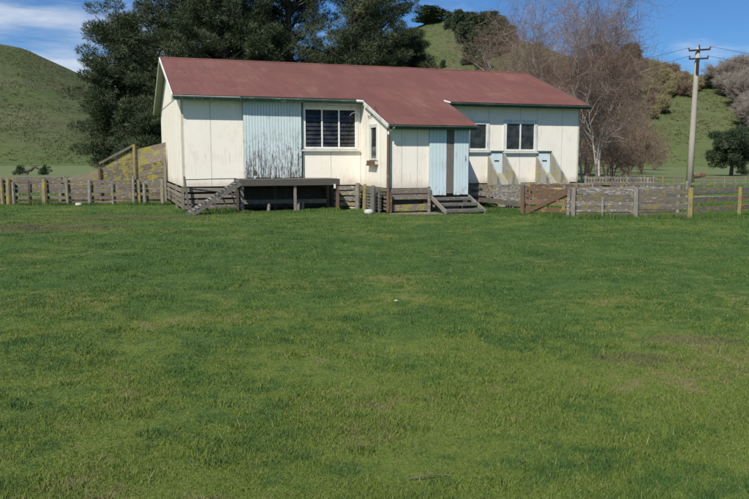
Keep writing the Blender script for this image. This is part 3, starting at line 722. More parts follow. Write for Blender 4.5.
# sloping boarded sheep race up to the gable
ra = empty('sheep_race', B(-.1, 7.2), TH, 'sloping mossy yellow boarded sheep race rising to the gable end', 'ramp')
def Rr_(u, z, v=0.): return (u + .1, v, z)
top = [(-.02, 2.72), (-1.45, 2.36), (-2.3, 1.92), (-2.95, 1.46), (-4.7, 1.0)]
def topz(u): return float(np.interp(u, [a for a, _ in top][::-1], [b_ for _, b_ in top][::-1]))
m_ = MB(); nb = 9
for k in range(nb):            # boards parallel with the rise
    prev = None
    for (ua, ub) in ((-.05, -1.5), (-1.52, -2.98), (-3.0, -4.7)):
        za0, za1 = topz(ua) * (1 - k / nb) , topz(ua) * (1 - (k + 1) / nb) + .015
        sl = .46
        a0 = topz(ua) - k * .26; b0 = topz(ub) - k * .26
        a0 = max(a0, .3); b0 = max(b0, .12)
        m_.prism([Rr_(ua, a0), Rr_(ub, b0), Rr_(ub, max(b0 - .245, .02)), Rr_(ua, a0 - .245)], (0, .03 + random.uniform(0, .01), 0))
m_.build('side_boards', M['mossy'], ra)
m_ = MB()
for (ua, ub) in ((-.05, -1.5), (-1.52, -2.98), (-3.0, -4.7)):
    m_.prism([Rr_(ua, topz(ua), 1.3), Rr_(ub, topz(ub), 1.3), Rr_(ub, max(topz(ub) - 1.2, .0), 1.3), Rr_(ua, topz(ua) - 1.2, 1.3)], (0, .03, 0))
m_.build('far_side_boards', M['mossy'], ra)
m_ = MB(); m_.prism([Rr_(-.05, .95, .05), Rr_(-4.6, .02, .05), Rr_(-4.6, .02, 1.28), Rr_(-.05, .95, 1.28)], (0, 0, -.04)); m_.build('race_floor', M['old_deck'], ra)
for u_, hz_ in ((-1.45, 2.6), (-2.95, 1.6), (-.12, 2.0), (-4.6, 1.1)):
    m_ = MB(); m_.tube([Rr_(u_, -.1, -.07), Rr_(u_, hz_, -.07)], .065, 7); m_.build('post', M['post_brown' if u_ == -2.95 else 'post_yellow' if u_ == -1.45 else 'post'], ra)
m_ = MB(); m_.beam(Rr_(-2.95, 1.75, -.09), Rr_(-1.5, 2.55, -.09), .03, .1); m_.build('top_rail', M['rail'], ra)

# fence between platform and porch
fence('stub_fence', 'short grey rail fence between the platform and the porch', [tuple(B(5.75, -.25)[:2]), tuple(B(6.6, -.55)[:2])], [(*B(6.62, -.6)[:2], 1.02, .09, 'post')], [.85, .62, .40, .2], mat='rail_pale', h=.14)
pp = [(B(6.66, -1.35), 1.0, .085, 'post_yellow', 'lichen green post beside the porch side wall'), (B(6.5, -2.75), 1.0, .1, 'old_deck', 'dark squared post in front of the slatted porch base')]
for (p, h_, r_, mt, lab) in pp:
    m_ = MB(); m_.tube([(0, 0, -.1), (.01, 0, h_ * .9), (.01, 0, h_)], [r_, r_ * .95, r_ * .7], 7); tag(m_.build('yard_post', M[mt], loc=p), lab, 'post')
# slatted race gate beside the porch
sg = empty('slatted_hurdle', B(6.72, -2.0), TH, 'dark slatted hurdle leaning by the porch corner', 'hurdle')
for k in range(7):
    m_ = MB(); m_.beam((0, .65, .13 + k * .115), (.02, -.95, .12 + k * .115), .03, .07); m_.build('slat', M['old_deck'], sg)
for v in (.62, -.15, -.92):
    m_ = MB(); m_.box(-.06, -.02, v - .03, v + .03, -.03, .92); m_.build('upright', M['post' if v > 0 else 'old_deck'], sg)
# pale stone by the post
def stone(p, s, label, mat='stone', seed=0):
    rs = random.Random(seed); m_ = MB(); n = 8; vs = []; 
    for j in range(1, 5):
        for i in range(n):
            a = math.pi * j / 5; b2 = 2 * math.pi * i / n; k = 1 + rs.uniform(-.15, .15); vs.append((math.sin(a) * math.cos(b2) * k * s[0], math.sin(a) * math.sin(b2) * k * s[1], (math.cos(a) * .9 + .35) * k * s[2]))
    fs = [(j * n + i, j * n + (i + 1) % n, (j + 1) * n + (i + 1) % n, (j + 1) * n + i) for j in range(3) for i in range(n)] + [tuple(range(n))[::-1], tuple(range(3 * n, 4 * n))]
    m_.add(vs, fs); return tag(m_.build('stone', M[mat], loc=p, smooth=True), label, 'stone')
stone((-.2, 27.0, .0), (.19, .14, .14), 'large pale rounded stone at the foot of the dark post', seed=1)
stone((-12.4, 31.3, .02), (.15, .1, .09), 'pale stone lying in the grass below the left fence', seed=2)
stone((-.85, 29.6, .0), (.2, .1, .07), 'flat pale stone in the grass near the stub fence', seed=3)
stone((.30, 10.3, .012), (.03, .02, .016), 'tiny white pebble on the open lawn', seed=4)

# right: weathered fence, brown gate, lichen fence
a0 = (3.95, 29.9); a1 = (5.22, 26.35); a2 = (6.46, 24.62)
fence('weathered_fence', 'weathered fence with reddish brown rails from the porch steps to the gate', [a0, a1], [(a0[0] - .02, a0[1], 1.0, .08, 'post_yellow'), (a1[0], a1[1], 1.02, .085, 'post_brown')],
      [(.90, .17), (.62, .19), (.36, .17)], mat=['rail_brown', 'rail', 'rail_pale'], back=.1)
gt = empty('farm_gate', (a1[0] + .08, a1[1] - .1, 0), math.atan2(a2[1] - a1[1], a2[0] - a1[0]), 'rusty brown timber gate with a diagonal brace', 'gate')
gl = math.hypot(a2[0] - a1[0], a2[1] - a1[1]) - .22
for z, hh in ((.93, .10), (.70, .16), (.47, .15), (.24, .15)):
    m_ = MB(); m_.beam((.04, 0, z), (gl, 0, z + random.uniform(-.015, .015)), .028, hh, jit=.005); m_.build('gate_rail', M['gate' if z != .47 else 'rail_brown'], gt)
m_ = MB(); m_.beam((.06, -.035, .10), (gl - .02, -.035, .86), .03, .13); m_.build('brace', M['gate'], gt)
for x_ in (.06, gl - .05):
    m_ = MB(); m_.box(x_ - .05, x_ + .05, .016, .046, .12, 1.0); m_.build('stile', M['gate'], gt)
YR = 24.62
RP = [(573, 1.04, .075, 'post'), (568, .98, .06, 'rail_pale'), (602, .72, .05, 'post'), (636, 1.06, .085, 'post'), (690, 1.03, .095, 'post_yellow')]
rfen = fence('lichen_fence', 'grey lichened board fence right of the gate with a bright yellow lichened post', [(gx(p, YR), YR) for p in (573, 636, 690)], [(gx(p, YR), YR + (.02 if p != 602 else -.03), h_, r_, mt) for p, h_, r_, mt in RP],
             [(.90, .18), (.64, .16), (.38, .17), (.13, .14)], mat=['rail', 'rail', 'rail_pale'], back=.12)
pR = [(gx(690, YR), YR), (gx(739, 25.8), 25.8), (gx(800, 27.2), 27.2), (gx(880, 29), 29)]
fence('open_rail_fence', 'open three rail fence with thin brown rails at the far right', pR, [(pR[1][0], pR[1][1], 1.0, .07, 'post_yellow'), (pR[2][0], pR[2][1], 1.0, .08, 'post'), (pR[3][0], pR[3][1], 1., .08, 'post')],
      [(.88, .20), (.60, .17), (.30, .18)], mat=['rail_brown', 'rail'], back=.1)
# inner yard fences seen through the gaps
c0, c1, c2 = (6.9, 27.3), (9.4, 27.2), (12.4, 27.9)
fence('inner_yard_fence', 'pale mottled inner yard fence showing through the gaps of the lichened fence', [c0, c1, (11.2, 27.6)], [(*c0, 1.0, .07, 'post'), (*c1, 1.0, .07, 'post'), (11.2, 27.6, 1.0, .07, 'post')],
      [(.90, .12), (.66, .2), (.38, .2), (.12, .16)], mat=['rail_pale', 'rail_pale', 'rail'], back=.08)
fence('drafting_fence', 'high thin capping rail fence crossing the yard behind the lichened fence', [(5.6, 31.3), (9.0, 31.0), (13, 31.2), (18.5, 32.)], [(9.0, 31.0, 1.0, .06, 'post'), (13, 31.2, 1.05, .06, 'post'), (18.5, 32., 1., .06, 'post')],
      [(.92, .09), (.62, .12), (.34, .12)], mat=['rail_pale', 'rail'], back=.08)
fence('chute_yard_fence', 'mossy dark topped rail fence running below the two chutes', [tuple(B(10.7, -2.2)[:2]), tuple(B(13.2, -2.4)[:2]), tuple(B(15.4, -2.5)[:2]), tuple(B(17.6, -2.5)[:2])],
      [(*B(u_, -2.5)[:2], 1.0, .06, 'post_yellow') for u_ in (13.2, 15.4, 17.6)], [(.86, .14), (.6, .15), (.33, .15)], mat=['rail', 'rail_brown', 'rail_pale'], back=.08)

# far paling yard and wire fence
o = empty('paling_fence', (gx(584, 45), 45, 0), 0, 'far low fence of close pale palings beside the shed end', 'fence')
x0 = gx(584, 45); x1_ = gx(657, 45)
mlt = MB(); k = 0; xx = 0
while xx < x1_ - x0:
    big = (k % 7 == 0)
    mlt.box(xx, xx + (.13 if big else .055), -.03, .0, -.05, .90 + random.uniform(-.05, .05)); xx += .17 + (.05 if big else 0); k += 1
mlt.build('palings', M['post'], o)
for z in (.25, .55, .82):
    m_ = MB(); m_.beam((0, .03, z), (x1_ - x0, .03, z), .03, .07); m_.build('rail', M['rail_pale'], o)
fence('shade_rails', 'dark rails added just behind the far pale palings to stand for shade', [(gx(586, 47), 47), (gx(620, 47), 47), (gx(652, 47), 47)], [(gx(q, 47), 46.95, .84, .08, 'deck_edge') for q in (586, 597, 608, 620, 631, 642, 652)], [.8, .6, .4, .2], mat='deck_edge', h=.11)  # added dark rails, imitating the shade seen between the palings
o = empty('wire_fence', (gx(657, 45), 45.2, 0), 0, 'far wire fence with thin pale battens behind the power pole', 'fence')
x0 = gx(657, 45); xx = .4; k = 0
while xx < 16:
    m_ = MB()
    if k % 6 == 0: m_.tube([(xx, 0, -.1), (xx, 0, .92 + random.uniform(-.05, .1))], .05, 6); m_.build('post', M['post_yellow' if k % 12 == 0 else 'post'], o)
    else: m_.box(xx, xx + .03, -.02, .0, .02, .85); m_.build('batten', M['post'], o)
    xx += .62; k += 1
m_ = MB()
for z in (.15, .3, .45, .6, .8): m_.tube([(0, .01, z), (16, .01, z)], .006, 4)
m_.build('wire', M['dark_metal'], o)

# ------------------------------------------------------------------ power pole and lines
YP = 42.; po = empty('power_pole', (gx(688.8, YP), YP, 0), 0, 'tall pale power pole with short dark crossarms behind the right fence', 'power pole')
m_ = MB()
m_.tube([(0, 0, -.3), (.03, 0, 3), (.07, 0, 6), (.1, 0, 8.0)], [.185, .165, .14, .12], 10); m_.build('shaft', M['pole'], po, smooth=True)
m_ = MB(); m_.beam((-.45, -.17, 7.80), (.70, -.17, 7.88), .07, .09); m_.build('crossarm', M['dark_metal'], po)
m_ = MB(); m_.beam((-.42, -.16, 7.36), (.62, -.16, 7.40), .07, .08); m_.build('crossarm', M['dark_metal'], po)
for (x_, z_) in ((-.46, 7.87), (.1, 8.03), (.70, 7.95), (-.40, 7.44), (.60, 7.46)):
    m_ = MB(); m_.tube([(x_, -.17, z_ - .03), (x_, -.17, z_ + .04), (x_, -.17, z_ + .1)], [.035, .055, .03], 8); m_.build('insulator', M['ceramic'], po)
m_ = MB(); m_.box(-.02, .10, -.25, -.14, 6.6, 7.25); m_.build('cable_box', M['dark_metal'], po)
px_, pz_ = gx(688.8, YP), 0
for (dx, z_, (tx, ty, tz), sag, lab) in ((-.46, 7.95, (-14, 130, 12), 2.2, 'upper power line running left from the pole top'), (-.40, 7.52, (-12, 131, 10.6), 2.6, 'lower power line running left from the pole'),
                                         (.70, 8.03, (70, 62, 9.0), 1.6, 'upper power line running right from the pole top'), (.60, 7.53, (71, 64, 8.4), 1.7, 'lower power line running right from the pole')):
    A_ = Vector((px_ + dx, YP - .17, z_)); B_ = Vector((tx, ty, tz)); m_ = MB()
    m_.tube([A_.lerp(B_, k / 16) - Vector((0, 0, sag * 4 * (k / 16) * (1 - k / 16))) for k in range(17)], .009, 4)
    tag(m_.build('power_line', M['dark_metal']), lab, 'cable')

# ------------------------------------------------------------------ trees
def seg_mesh(segs, n=3):
    """segs: list of (p, q, r0, r1) -> vertices, quads"""
    P0 = np.array([s[0] for s in segs], float); P1 = np.array([s[1] for s in segs], float); r0 = np.array([s[2] for s in segs]); r1 = np.array([s[3] for s in segs])
    d = P1 - P0; d /= np.linalg.norm(d, axis=1)[:, None] + 1e-9
    ref = np.where(np.abs(d[:, 2:3]) > .9, np.array([[1., 0, 0]]), np.array([[0, 0, 1.]])); a = np.cross(d, ref); a /= np.linalg.norm(a, axis=1)[:, None]; c = np.cross(d, a)
    V = []
    for k in range(n):
        th = 2 * math.pi * k / n; V.append(P0 + (a * math.cos(th) + c * math.sin(th)) * r0[:, None])
    for k in range(n):
        th = 2 * math.pi * k / n; V.append(P1 + (a * math.cos(th) + c * math.sin(th)) * r1[:, None])
    V = np.stack(V, 1); m = len(segs); base = np.arange(m)[:, None] * 2 * n
    F = np.concatenate([base + np.array([[k, (k + 1) % n, n + (k + 1) % n, n + k]]) for k in range(n)])
    return V.reshape(-1, 3), F

def bare_tree(H, seed, spread=.5, levels=5, kids=(5, 6, 6, 5), twig=.012, trunks=1, lean=0., droop=.0, r0=.14, L0=.42, dens=1., plv=2):
    rs = np.random.default_rng(seed); thick = []; thin = []
    def grow(p, d, L, r, lv):
        n = 4 if lv < 2 else 3 if lv < levels - 1 else 2
        pts = [p]; rr_ = [r]
        for i in range(n):
            d = d + rs.normal(0, .13 + .05 * lv, 3) + np.array([0, 0, .07 if lv < 2 else -droop * lv]); d /= np.linalg.norm(d)
            p = p + d * L / n; pts.append(p); rr_.append(max(r * (1 - .62 * (i + 1) / n), twig * .6))
            (thick if lv < plv else thin).append((pts[-2], pts[-1], rr_[-2], rr_[-1]))
        if lv >= levels - 1: return
        kk = kids[min(lv, len(kids) - 1)]
        for k in range(kk):
            t_ = (.3 if lv == 0 else .15) + (.85 if lv else .7) * (k + rs.random()) / kk; t_ = min(t_, .99); i = int(t_ * n); f_ = t_ * n - i; q = pts[i] * (1 - f_) + pts[i + 1] * f_
            ang = rs.random() * 2 * math.pi; ref = np.cross(d, [.3, .2, .9]); ref /= np.linalg.norm(ref); o2 = np.cross(d, ref)
            nd = d * (1 - spread * .55) + (ref * math.cos(ang) + o2 * math.sin(ang)) * (spread + .25 * rs.random()); nd[2] += .12 if lv == 0 else 0; nd /= np.linalg.norm(nd)
            grow(q, nd, L * (.46 if lv == 0 else .56) * (.75 + .5 * rs.random()), max(rr_[i] * .55, twig), lv + 1)
    for k in range(trunks):
        a = 2 * math.pi * k / max(trunks, 1) + seed; dd = np.array([math.cos(a) * .28 * (trunks > 1) + lean, math.sin(a) * .28 * (trunks > 1), 1.]); dd /= np.linalg.norm(dd)
        grow(np.array([math.cos(a) * .1 * (trunks > 1), math.sin(a) * .1 * (trunks > 1), -.1]), dd, H * L0 * 2, r0 * (1 if k == 0 else .8), 0)
    return thick, thin
def make_bare(name, H, seed, label, cat, group, mt, mc, **k):
    th, tn = bare_tree(H, seed, **k); zs = max(float(s[1][2]) for s in tn); sc = H / zs
    o = empty(name, (0, 0, 0), 0, label, cat, group)
    V, F = seg_mesh(th, 5); np_mesh('trunk', V * sc, F, mt, o)
    V, F = seg_mesh(tn, 3); np_mesh('crown', V * sc, F, mc, o)
    return o
def put(o, px, Y, z=0., rz=0., s=1.):
    o.location = (gx(px, Y), Y, z); o.rotation_euler = (0, 0, rz); o.scale = (s, s, s); return o

# birches behind the right end of the shed
BG = 'bare birches behind the right end of the shed'
birch_specs = [(598, 47, 13.6, 3, 'tall bare birch with dark forked trunk just right of the shed wall', dict(spread=.50, trunks=3, r0=.15)),
               (566, 50, 15.5, 12, 'tallest bare birch rising over the right end of the roof', dict(spread=.42, trunks=3, r0=.15)),
               (536, 52, 14.2, 21, 'bare birch with slanting white limbs rising behind the roof ridge end', dict(spread=.38, trunks=3, r0=.13)),
               (514, 56, 8.6, 38, 'leftmost and shortest of the bare birches behind the roof', dict(spread=.5, trunks=2, r0=.11, lean=-.03)),
               (583, 56, 14.2, 45, 'bare birch standing deeper between the two tallest birches', dict(spread=.5, trunks=2, r0=.13)),
               (552, 60, 13.0, 52, 'slender bare birch farthest back behind the roof end', dict(spread=.45, trunks=3, r0=.12))]
for px, Y_, H, sd_, lab, kw in birch_specs:
    put(make_bare('birch_tree', H, sd_, lab, 'tree', BG, M['bark_pale'], M['twigs'], levels=5, kids=(11, 8, 7, 5), twig=.009, droop=.012, plv=3, **kw), px, Y_, rz=sd_)
# brown leafless willows right of the shed
wil = [make_bare('bare_tree', 7.5, 61 + i, 'x', 'tree', 'x', M['twigs'], M[['scrub', 'scrub', 'scrub_olive'][i]], levels=5, kids=(8, 6, 5, 4), twig=.016, trunks=4, spread=.6, r0=.12, L0=.34) for i in range(2)]
near = [(612, 66, .85), (628, 74, .9), (606, 80, 1.15), (641, 92, .85), (622, 100, 1.2), (588, 84, 1.25), (655, 120, .7), (640, 128, 1.05), (612, 130, 1.45), (575, 90, 1.3), (528, 85, 1.0), (545, 95, 1.25), (590, 110, 1.3)]
nl = ['leafless brown willow nearest the shed end, right of the birch trunks', 'leafless willow second out from the shed end over the paling fence', None, None, None, None, None, None, None, None, None, None, None]
for i, (px, Y_, s) in enumerate(near):
    o = wil[i % 2] if i < 2 else copy_tree(wil[i % 2])
    put(o, px, Y_, rz=i * 1.9, s=s); tag(o, nl[i] or 'leafless brown willow among the thicket behind the birches', 'tree', 'leafless willows in the thicket behind the birches')
# scrub on the hill
far = [make_bare('hill_tree', 7., 80 + i, 'x', 'tree', 'x', M['twigs'], M[['scrub', 'scrub_olive', 'scrub'][i]], levels=4, kids=(14, 11, 8), twig=.045, trunks=4, spread=.7, r0=.14, L0=.34) for i in range(2)]
far.append(make_bare('hill_tree', 10.5, 96, 'x', 'tree', 'x', M['twigs'], M['scrub_grey'], levels=4, kids=(16, 12, 8), twig=.04, trunks=5, spread=.36, r0=.13, L0=.40))
rs = random.Random(5); used = [0, 0, 0, 0]; cnt = 0
DIAG = [(600, 172), (615, 165), (640, 138), (660, 112), (672, 101), (690, 96), (712, 90)]
for tries in range(6000):
    if cnt >= 250: break
    right = rs.random() < .30
    px = rs.uniform(716, 800) if right else rs.uniform(560, 702); Y_ = rs.uniform(168, 262 if not right else 250)
    x_ = gx(px, Y_); z_ = hill_z(x_, Y_); sy = screen_y(x_, Y_, z_)
    lim = 88 + (px - 716) * 1.3 if right else float(np.interp(px, [a for a, _ in DIAG], [b_ for _, b_ in DIAG]))
    if sy > lim or z_ < 0: continue
    if px > 690 and not right and sy > 97: continue
    k = (1 if 635 < px < 705 and rs.random() < .75 else 0) if not right else 2
    o = far[k] if not used[k] else copy_tree(far[k]); used[k] = 1
    o.location = (x_, Y_, z_ - .2); o.rotation_euler = (0, 0, rs.uniform(0, 6.3)); s = rs.uniform(.6, .95) * (.85 if 685 < px < 710 else 1) * (1.2 if right else 1); o.scale = (s, s, s)
    if right: tag(o, 'grey brown leafless tree in the stand at the right edge of the hill', 'tree', 'leafless trees on the hill at the right edge')
    elif k == 1: tag(o, 'budding olive brown tree in the thicket on the hillside left of the power pole', 'tree', 'budding trees on the hillside left of the pole')
    else: tag(o, 'leafless brown tree in the thicket on the hillside behind the birches', 'tree', 'leafless trees on the hillside behind the birches')
    cnt += 1

def pine_tree(name, H, rad, seed, label, group, mat, lowest=.08, nbr=95, clump=.85, tufts=120, size=.20, gap=0., bark='bark_dark', shape=None, cat='tree', flat=.68, wid=.32, ln=1.3):
    rs = np.random.default_rng(seed); segs = []; C_ = []; CR = []
    segs.append((np.array([0, 0, -.2]), np.array([.1, 0, H * .5]), .035 * H * .6, .035 * H * .4)); segs.append((np.array([.1, 0, H * .5]), np.array([0, .1, H * .93]), .035 * H * .4, .04))
    shape = shape or (lambda s: (max(0., 1 - ((s - .42) / .62) ** 2)) ** .55)
    lob = rs.random(6) * 6.28
    for i in range(nbr):
        s = lowest + (1 - lowest) * (i + rs.random()) / nbr; a = rs.random() * 2 * math.pi
        r = rad * shape(s) * (.50 + .58 * rs.random()) * (1 + .26 * math.sin(3 * a + lob[0] + s * 7) + .20 * math.sin(5 * a + lob[1] - s * 15))
        z0 = H * s * .93 * .95; tip = np.array([math.cos(a) * r, math.sin(a) * r, min(H * s + r * .12, H)]); st_ = np.array([0, 0, z0 * .96 - .02 * r])
        segs.append((st_, tip, .05 + .012 * r, .02))
        n = 1 + int(r / 1.2)
        for k in range(n):
            f_ = 1 - k / max(n, 1) * .62; q = st_ + (tip - st_) * f_ + rs.normal(0, .22, 3); C_.append(q); CR.append(clump * (.7 + .55 * rs.random()))
    C_ = np.array(C_); CR = np.array(CR); n = len(C_); T_ = tufts
    dirs = rs.normal(0, 1, (n, T_, 3)); dirs /= np.linalg.norm(dirs, axis=2)[..., None]
    rad_ = CR[:, None] * (.35 + .7 * rs.random((n, T_)) ** .6); pos = C_[:, None] + dirs * rad_[..., None] * np.array([1, 1, flat])
    pos = pos.reshape(-1, 3); dd = dirs.reshape(-1, 3) + rs.normal(0, .5, (n * T_, 3)) + np.array([0, 0, .35]); dd /= np.linalg.norm(dd, axis=1)[:, None]
    sd_ = np.cross(dd, rs.normal(0, 1, dd.shape)); sd_ /= np.linalg.norm(sd_, axis=1)[:, None]; sz = size * (.6 + .8 * rs.random(len(pos)))[:, None]
    V = np.stack([pos - sd_ * sz * wid, pos + sd_ * sz * wid, pos + dd * sz * ln], 1).reshape(-1, 3); F = np.arange(len(V)).reshape(-1, 3)
    o = empty(name, (0, 0, 0), 0, label, cat, group)
    Vs, Fs = seg_mesh(segs, 6); np_mesh('trunk', Vs, Fs, M[bark], o); np_mesh('crown', V, F, mat, o)
    return o
PG = 'big dark pines behind the shed'
specs = [(127, 57, 12.6, 3.1, 1, 'dark pine at the left of the row, its crown reaching down beside the gable', dict(nbr=105, lowest=.10)),
         (184, 62, 17.5, 4.3, 2, 'tall dark pine behind the left end of the roof', dict(nbr=105)),
         (228, 58, 19.5, 5.0, 3, 'broad tall pine behind the roof, second past the gable', dict(nbr=105, lowest=.2)),
         (290, 61, 21, 4.8, 4, 'tallest pine behind the middle of the roof', dict(nbr=90, lowest=.2)),
         (352, 58, 17.5, 3.6, 5, 'thin crowned pine with sky gaps behind the middle of the roof', dict(nbr=72, lowest=.35, tufts=85)),
         (378, 64, 17.2, 3.0, 6, 'narrow pine closing the right end of the tall pine row', dict(nbr=90, lowest=.25)),
         (407, 68, 13.0, 2.7, 7, 'lower rounded pine right of the tall pine row', dict(nbr=90, lowest=.25)),
         (146, 53, 6.0, 1.8, 8, 'small dark conifer low beside the gable end and sheep race', dict(nbr=50)),
         (325, 66, 11.0, 3.4, 9, 'lower bushy conifer filling in under the thin crowned pine', dict(nbr=80, lowest=.2)),
         (255, 68, 15.0, 5., 10, 'deep set dark conifer glimpsed between the two tallest pines', dict(nbr=90, lowest=.2)),
         (440, 78, 10.5, 2.6, 13, 'low dark conifer just above the roof ridge left of the hill grass', dict(nbr=60, lowest=.2))]
PT = {}
for px, Y_, H, r_, sd_, lab, kw in specs:
    kw['tufts'] = int(kw.get('tufts', 120) * 4.2)
    o = pine_tree('pine_tree', H, r_, sd_, lab, PG, M['pine'], clump=.80, size=.12, flat=.5, wid=.17, ln=1.9, **kw); put(o, px, Y_); PT[sd_] = o
# conifers on the far ridge
fr = pine_tree('ridge_conifer', 16, 4.6, 90, 'x', 'x', M['evergreen'], nbr=60, clump=1.7, tufts=55, size=.75)
ridge = [(448, 372, .5), (456, 365, .62), (464, 372, .5), (472, 362, .66), (481, 365, .68), (490, 360, .7), (499, 355, .6), (461, 345, .6), (476, 330, .7), (488, 325, .75), (498, 320, .75), (507, 330, .6), (467, 318, .55), (482, 305, .6), (400, 300, .5), (414, 310, .45), (442, 318, .22)]
for i, (px, Y_, s) in enumerate(ridge):
    o = fr if i == 0 else copy_tree(fr); x_ = gx(px, Y_); o.location = (x_, Y_, hill_z(x_, Y_) - .5); o.rotation_euler = (0, 0, i * 4.2); o.scale = (s, s, s)
    tag(o, 'dark conifer in the clump on the far grassy ridge', 'tree', 'dark conifers clumped on the far ridge')
lt = copy_tree(fr); px, Y_ = 430, 391; x_ = gx(px, Y_); lt.location = (x_, Y_, hill_z(x_, Y_) - 1.2); lt.scale = (1.45, 1.45, .52); tag(lt, 'lone round topped tree on the skyline of the far ridge', 'tree'); 
if 'group' in lt: del lt['group']
for i, (px, Y_, s) in enumerate(((704, 238, .26), (709, 241, .3), (716, 240, .32), (722, 238, .25), (700, 240, .2), (627, 252, .5))):
    o = copy_tree(fr); x_ = gx(px, Y_); o.location = (x_, Y_, hill_z(x_, Y_) - .3); o.scale = (s * 1.3, s * 1.3, s); o.rotation_euler = (0, 0, i); o.name = 'crest_bush'
    tag(o, 'dark evergreen bush on the crest of the right hill', 'bush', 'dark bushes on the crest of the right hill')
# dark rounded tree in the right paddock
o = pine_tree('round_tree', 4.9, 2.35, 101, 'dark round crowned evergreen tree alone in the right paddock', None, M['evergreen'], lowest=.28, nbr=90, clump=.55, tufts=240, size=.12, shape=lambda s: (max(0., 1 - ((s - .55) / .52) ** 2)) ** .5); put(o, 731, 84)
m_ = MB(); m_.tube([(0, 0, -.1), (.05, 0, 1.0), (-.05, 0, 2.4)], [.24, .2, .14], 8); m_.build('limb', M['bark_dark'], o)

# bare strip under that tree, logs and stumps
m_ = MB(); n = 14; vs = [(gx(690, 70) + k * 2.6, 72.5 + math.sin(k * 1.7) * .8 - (k % 2) * .3, .008) for k in range(n)] + [(gx(690, 70) + k * 2.6, 80 + math.sin(k * 2.3) * 1.0, .008) for k in range(n)]
m_.add(vs, [(k, k + 1, n + k + 1, n + k) for k in range(n - 1)]); tag(m_.build('bare_soil', M['track']), kind='structure')
def log(p, L, r, rz, label, name='fallen_log', mat='bark_dark', cat='log'):
    m_ = MB(); c, s = math.cos(rz), math.sin(rz); pts_ = [(c * L * (k / 5 - .5), s * L * (k / 5 - .5), r * (.95 + .12 * math.sin(k * 2.2))) for k in range(6)]
    m_.tube(pts_, [r * .85, r * 1.05, r * .9, r * 1.1, r * .95, r * .6], 9); return tag(m_.build(name, M[mat], loc=p), label, cat)
log((gx(697, 74), 74, 0), .75, .24, .3, 'reddish brown stump behind the power pole, left one of two', 'tree_stump', 'post_brown', 'stump')
log((gx(703, 78), 78, 0), .6, .27, 1.2, 'reddish brown stump right of its neighbour behind the power pole', 'tree_stump', 'post_brown', 'stump')
bsh = lambda px, Y_, H, r_, sd_, lab: put(pine_tree('low_bush', H, r_, sd_, lab, None, M['evergreen'], lowest=.1, nbr=26, clump=.2, tufts=90, size=.09, cat='bush', shape=lambda s: (max(0., 1 - s ** 2)) ** .5), px, Y_)
bsh(743, 90, .62, .62, 201, 'low black green bush in the shade right of the round tree')
dl = empty('dead_branch', (gx(32, 88), 88, 0), 0, 'fallen dead branch lying between two low dark bushes in the left paddock', 'branch')
m_ = MB(); m_.tube([(-1.3, .1, .25), (-.7, 0, .42), (-.1, .1, .62), (.35, 0, .95), (.8, .1, .7), (1.2, 0, .35)], [.12, .17, .2, .14, .12, .07], 7); m_.build('limb', M['bark_dark'], dl)
for q in (((-.2, .1, .5), (.1, .2, .85), (.5, .1, 1.12), (.9, .1, 1.05)), ((-.9, 0, .3), (-1.0, -.4, .05)), ((.9, .1, .6), (1.1, -.4, .05)), ((.2, 0, .8), (0, .2, 1.05), (-.4, .2, 1.1))):
    m_ = MB(); m_.tube(q, [.08] * (len(q) - 1) + [.03], 6); m_.build('side_branch', M['bark_dark'], dl)
bsh(20, 88, .85, .62, 202, 'low dark bush left of the fallen dead branch in the left paddock')
bsh(44, 88, .8, .55, 203, 'low dark bush right of the fallen dead branch in the left paddock')
# clay bank at the foot of the left hill
m_ = MB(); n = 14; vs = []
for k in range(n):
    px = 86 + k * 2.4; w_ = math.sin(math.pi * (k + .5) / n)
    for j in range(3):
        Y0 = next((q for q in np.arange(192, 300, .5) if screen_y(gx(px, q), q, hill_z(gx(px, q), q)) < 153.5 + k * .45), 215.); Y_ = Y0 + j * 2.2; x_ = gx(px, Y_); vs.append((x_, Y_ + math.sin(k * 1.9) * .8, hill_z(x_, Y_) + .25 + j * .5 * w_ - (0 if j == 1 else .3)))
m_.add(vs, [(k * 3 + j, (k + 1) * 3 + j, (k + 1) * 3 + j + 1, k * 3 + j + 1) for k in range(n - 1) for j in range(2)])
tag(m_.build('clay_bank', M['clay']), kind='structure')
# thin twig lying on the lawn
m_ = MB(); m_.tube([(0, 0, .02), (.10, .02, .03), (.19, .05, .028), (.27, .06, .018)], [.004, .005, .004, .002], 6)
tag(m_.build('twig', M['rail_left'], loc=(.21, 4.44, 0)), 'thin pale twig lying on the lawn near the viewer', 'twig')

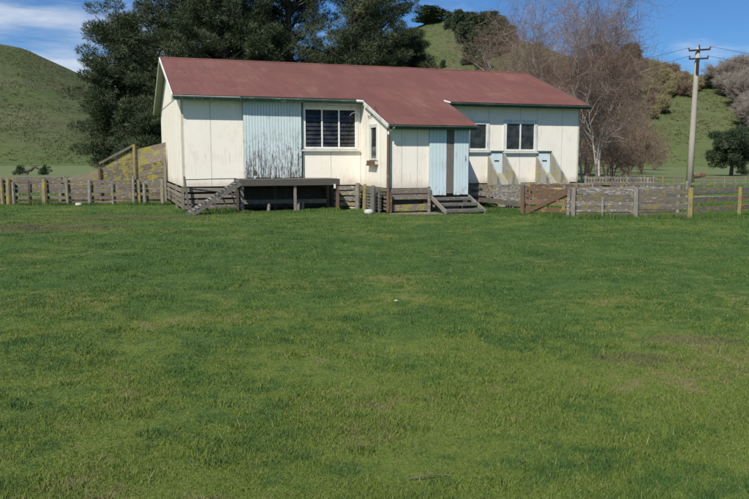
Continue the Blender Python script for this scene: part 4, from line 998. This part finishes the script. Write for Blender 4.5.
# ------------------------------------------------------------------ light and sky
to_sun = Vector((-.243, -.511, .62)).normalized()
el = math.asin(to_sun.z); rot = math.atan2(to_sun.x, to_sun.y)
sun_d = bpy.data.lights.new('sun', 'SUN'); sun_d.energy = 4.8; sun_d.angle = R(.5); sun_d.color = (1, .96, .895)
sun = bpy.data.objects.new('sun', sun_d); COL.objects.link(sun); sun.rotation_euler = to_sun.to_track_quat('Z', 'Y').to_euler(); sun.location = (-20, -40, 50)
wd = bpy.data.worlds.new('World'); S.world = wd; wd.use_nodes = True; t = NT(wd.node_tree); bg = wd.node_tree.nodes['Background']
sky = t.node('ShaderNodeTexSky', sky_type='NISHITA', sun_disc=False, sun_elevation=el, sun_rotation=rot, air_density=1.0, dust_density=.2, ozone_density=3.5, altitude=300)
dirv = t.node('ShaderNodeTexCoord').outputs['Generated']
sep = t.node('ShaderNodeSeparateXYZ', ins={0: dirv})
ys_ = t.math('MAXIMUM', sep.outputs[2], .02)
pl_ = t.node('ShaderNodeCombineXYZ', ins={0: t.math('DIVIDE', sep.outputs[0], t.math('ADD', ys_, .12)), 1: t.math('DIVIDE', sep.outputs[1], t.math('ADD', ys_, .12)), 2: 0.}).outputs[0]
n1 = t.noise(t.scale(dirv, (3.2, 3.2, 11), (3.1, .4, .35), (0, .35, 0)), 1.0, 6, .55, .4)
n2 = t.noise(t.scale(dirv, (5, 5, 26), (1., 2, 0), (0, .3, 0)), 1.3, 6, .6, .5)
left = t.ramp(sep.outputs[0], -.30, -.05, 1., .0)      # the cloud bank lies to the left
cl = t.math('ADD', t.math('ADD', t.math('MULTIPLY', n1, .7), t.math('MULTIPLY', n2, .3)), t.math('MULTIPLY', left, .17))
cm = t.ramp(cl, .53, .74, 0, .85)
mul = t.node('ShaderNodeVectorMath', operation='MULTIPLY'); t.l.new(sky.outputs[0], mul.inputs[0]); mul.inputs[1].default_value = (.60, .98, 1.42)
col = t.mix(cm, mul.outputs[0], (11., 11.8, 13.0))
t.l.new(col, bg.inputs['Color']); bg.inputs['Strength'].default_value = .063

S.view_settings.view_transform = 'Standard'; S.view_settings.look = 'None'; S.view_settings.exposure = .1; S.view_settings.gamma = 1
S.view_settings.use_curve_mapping = False
S.render.engine = 'CYCLES'
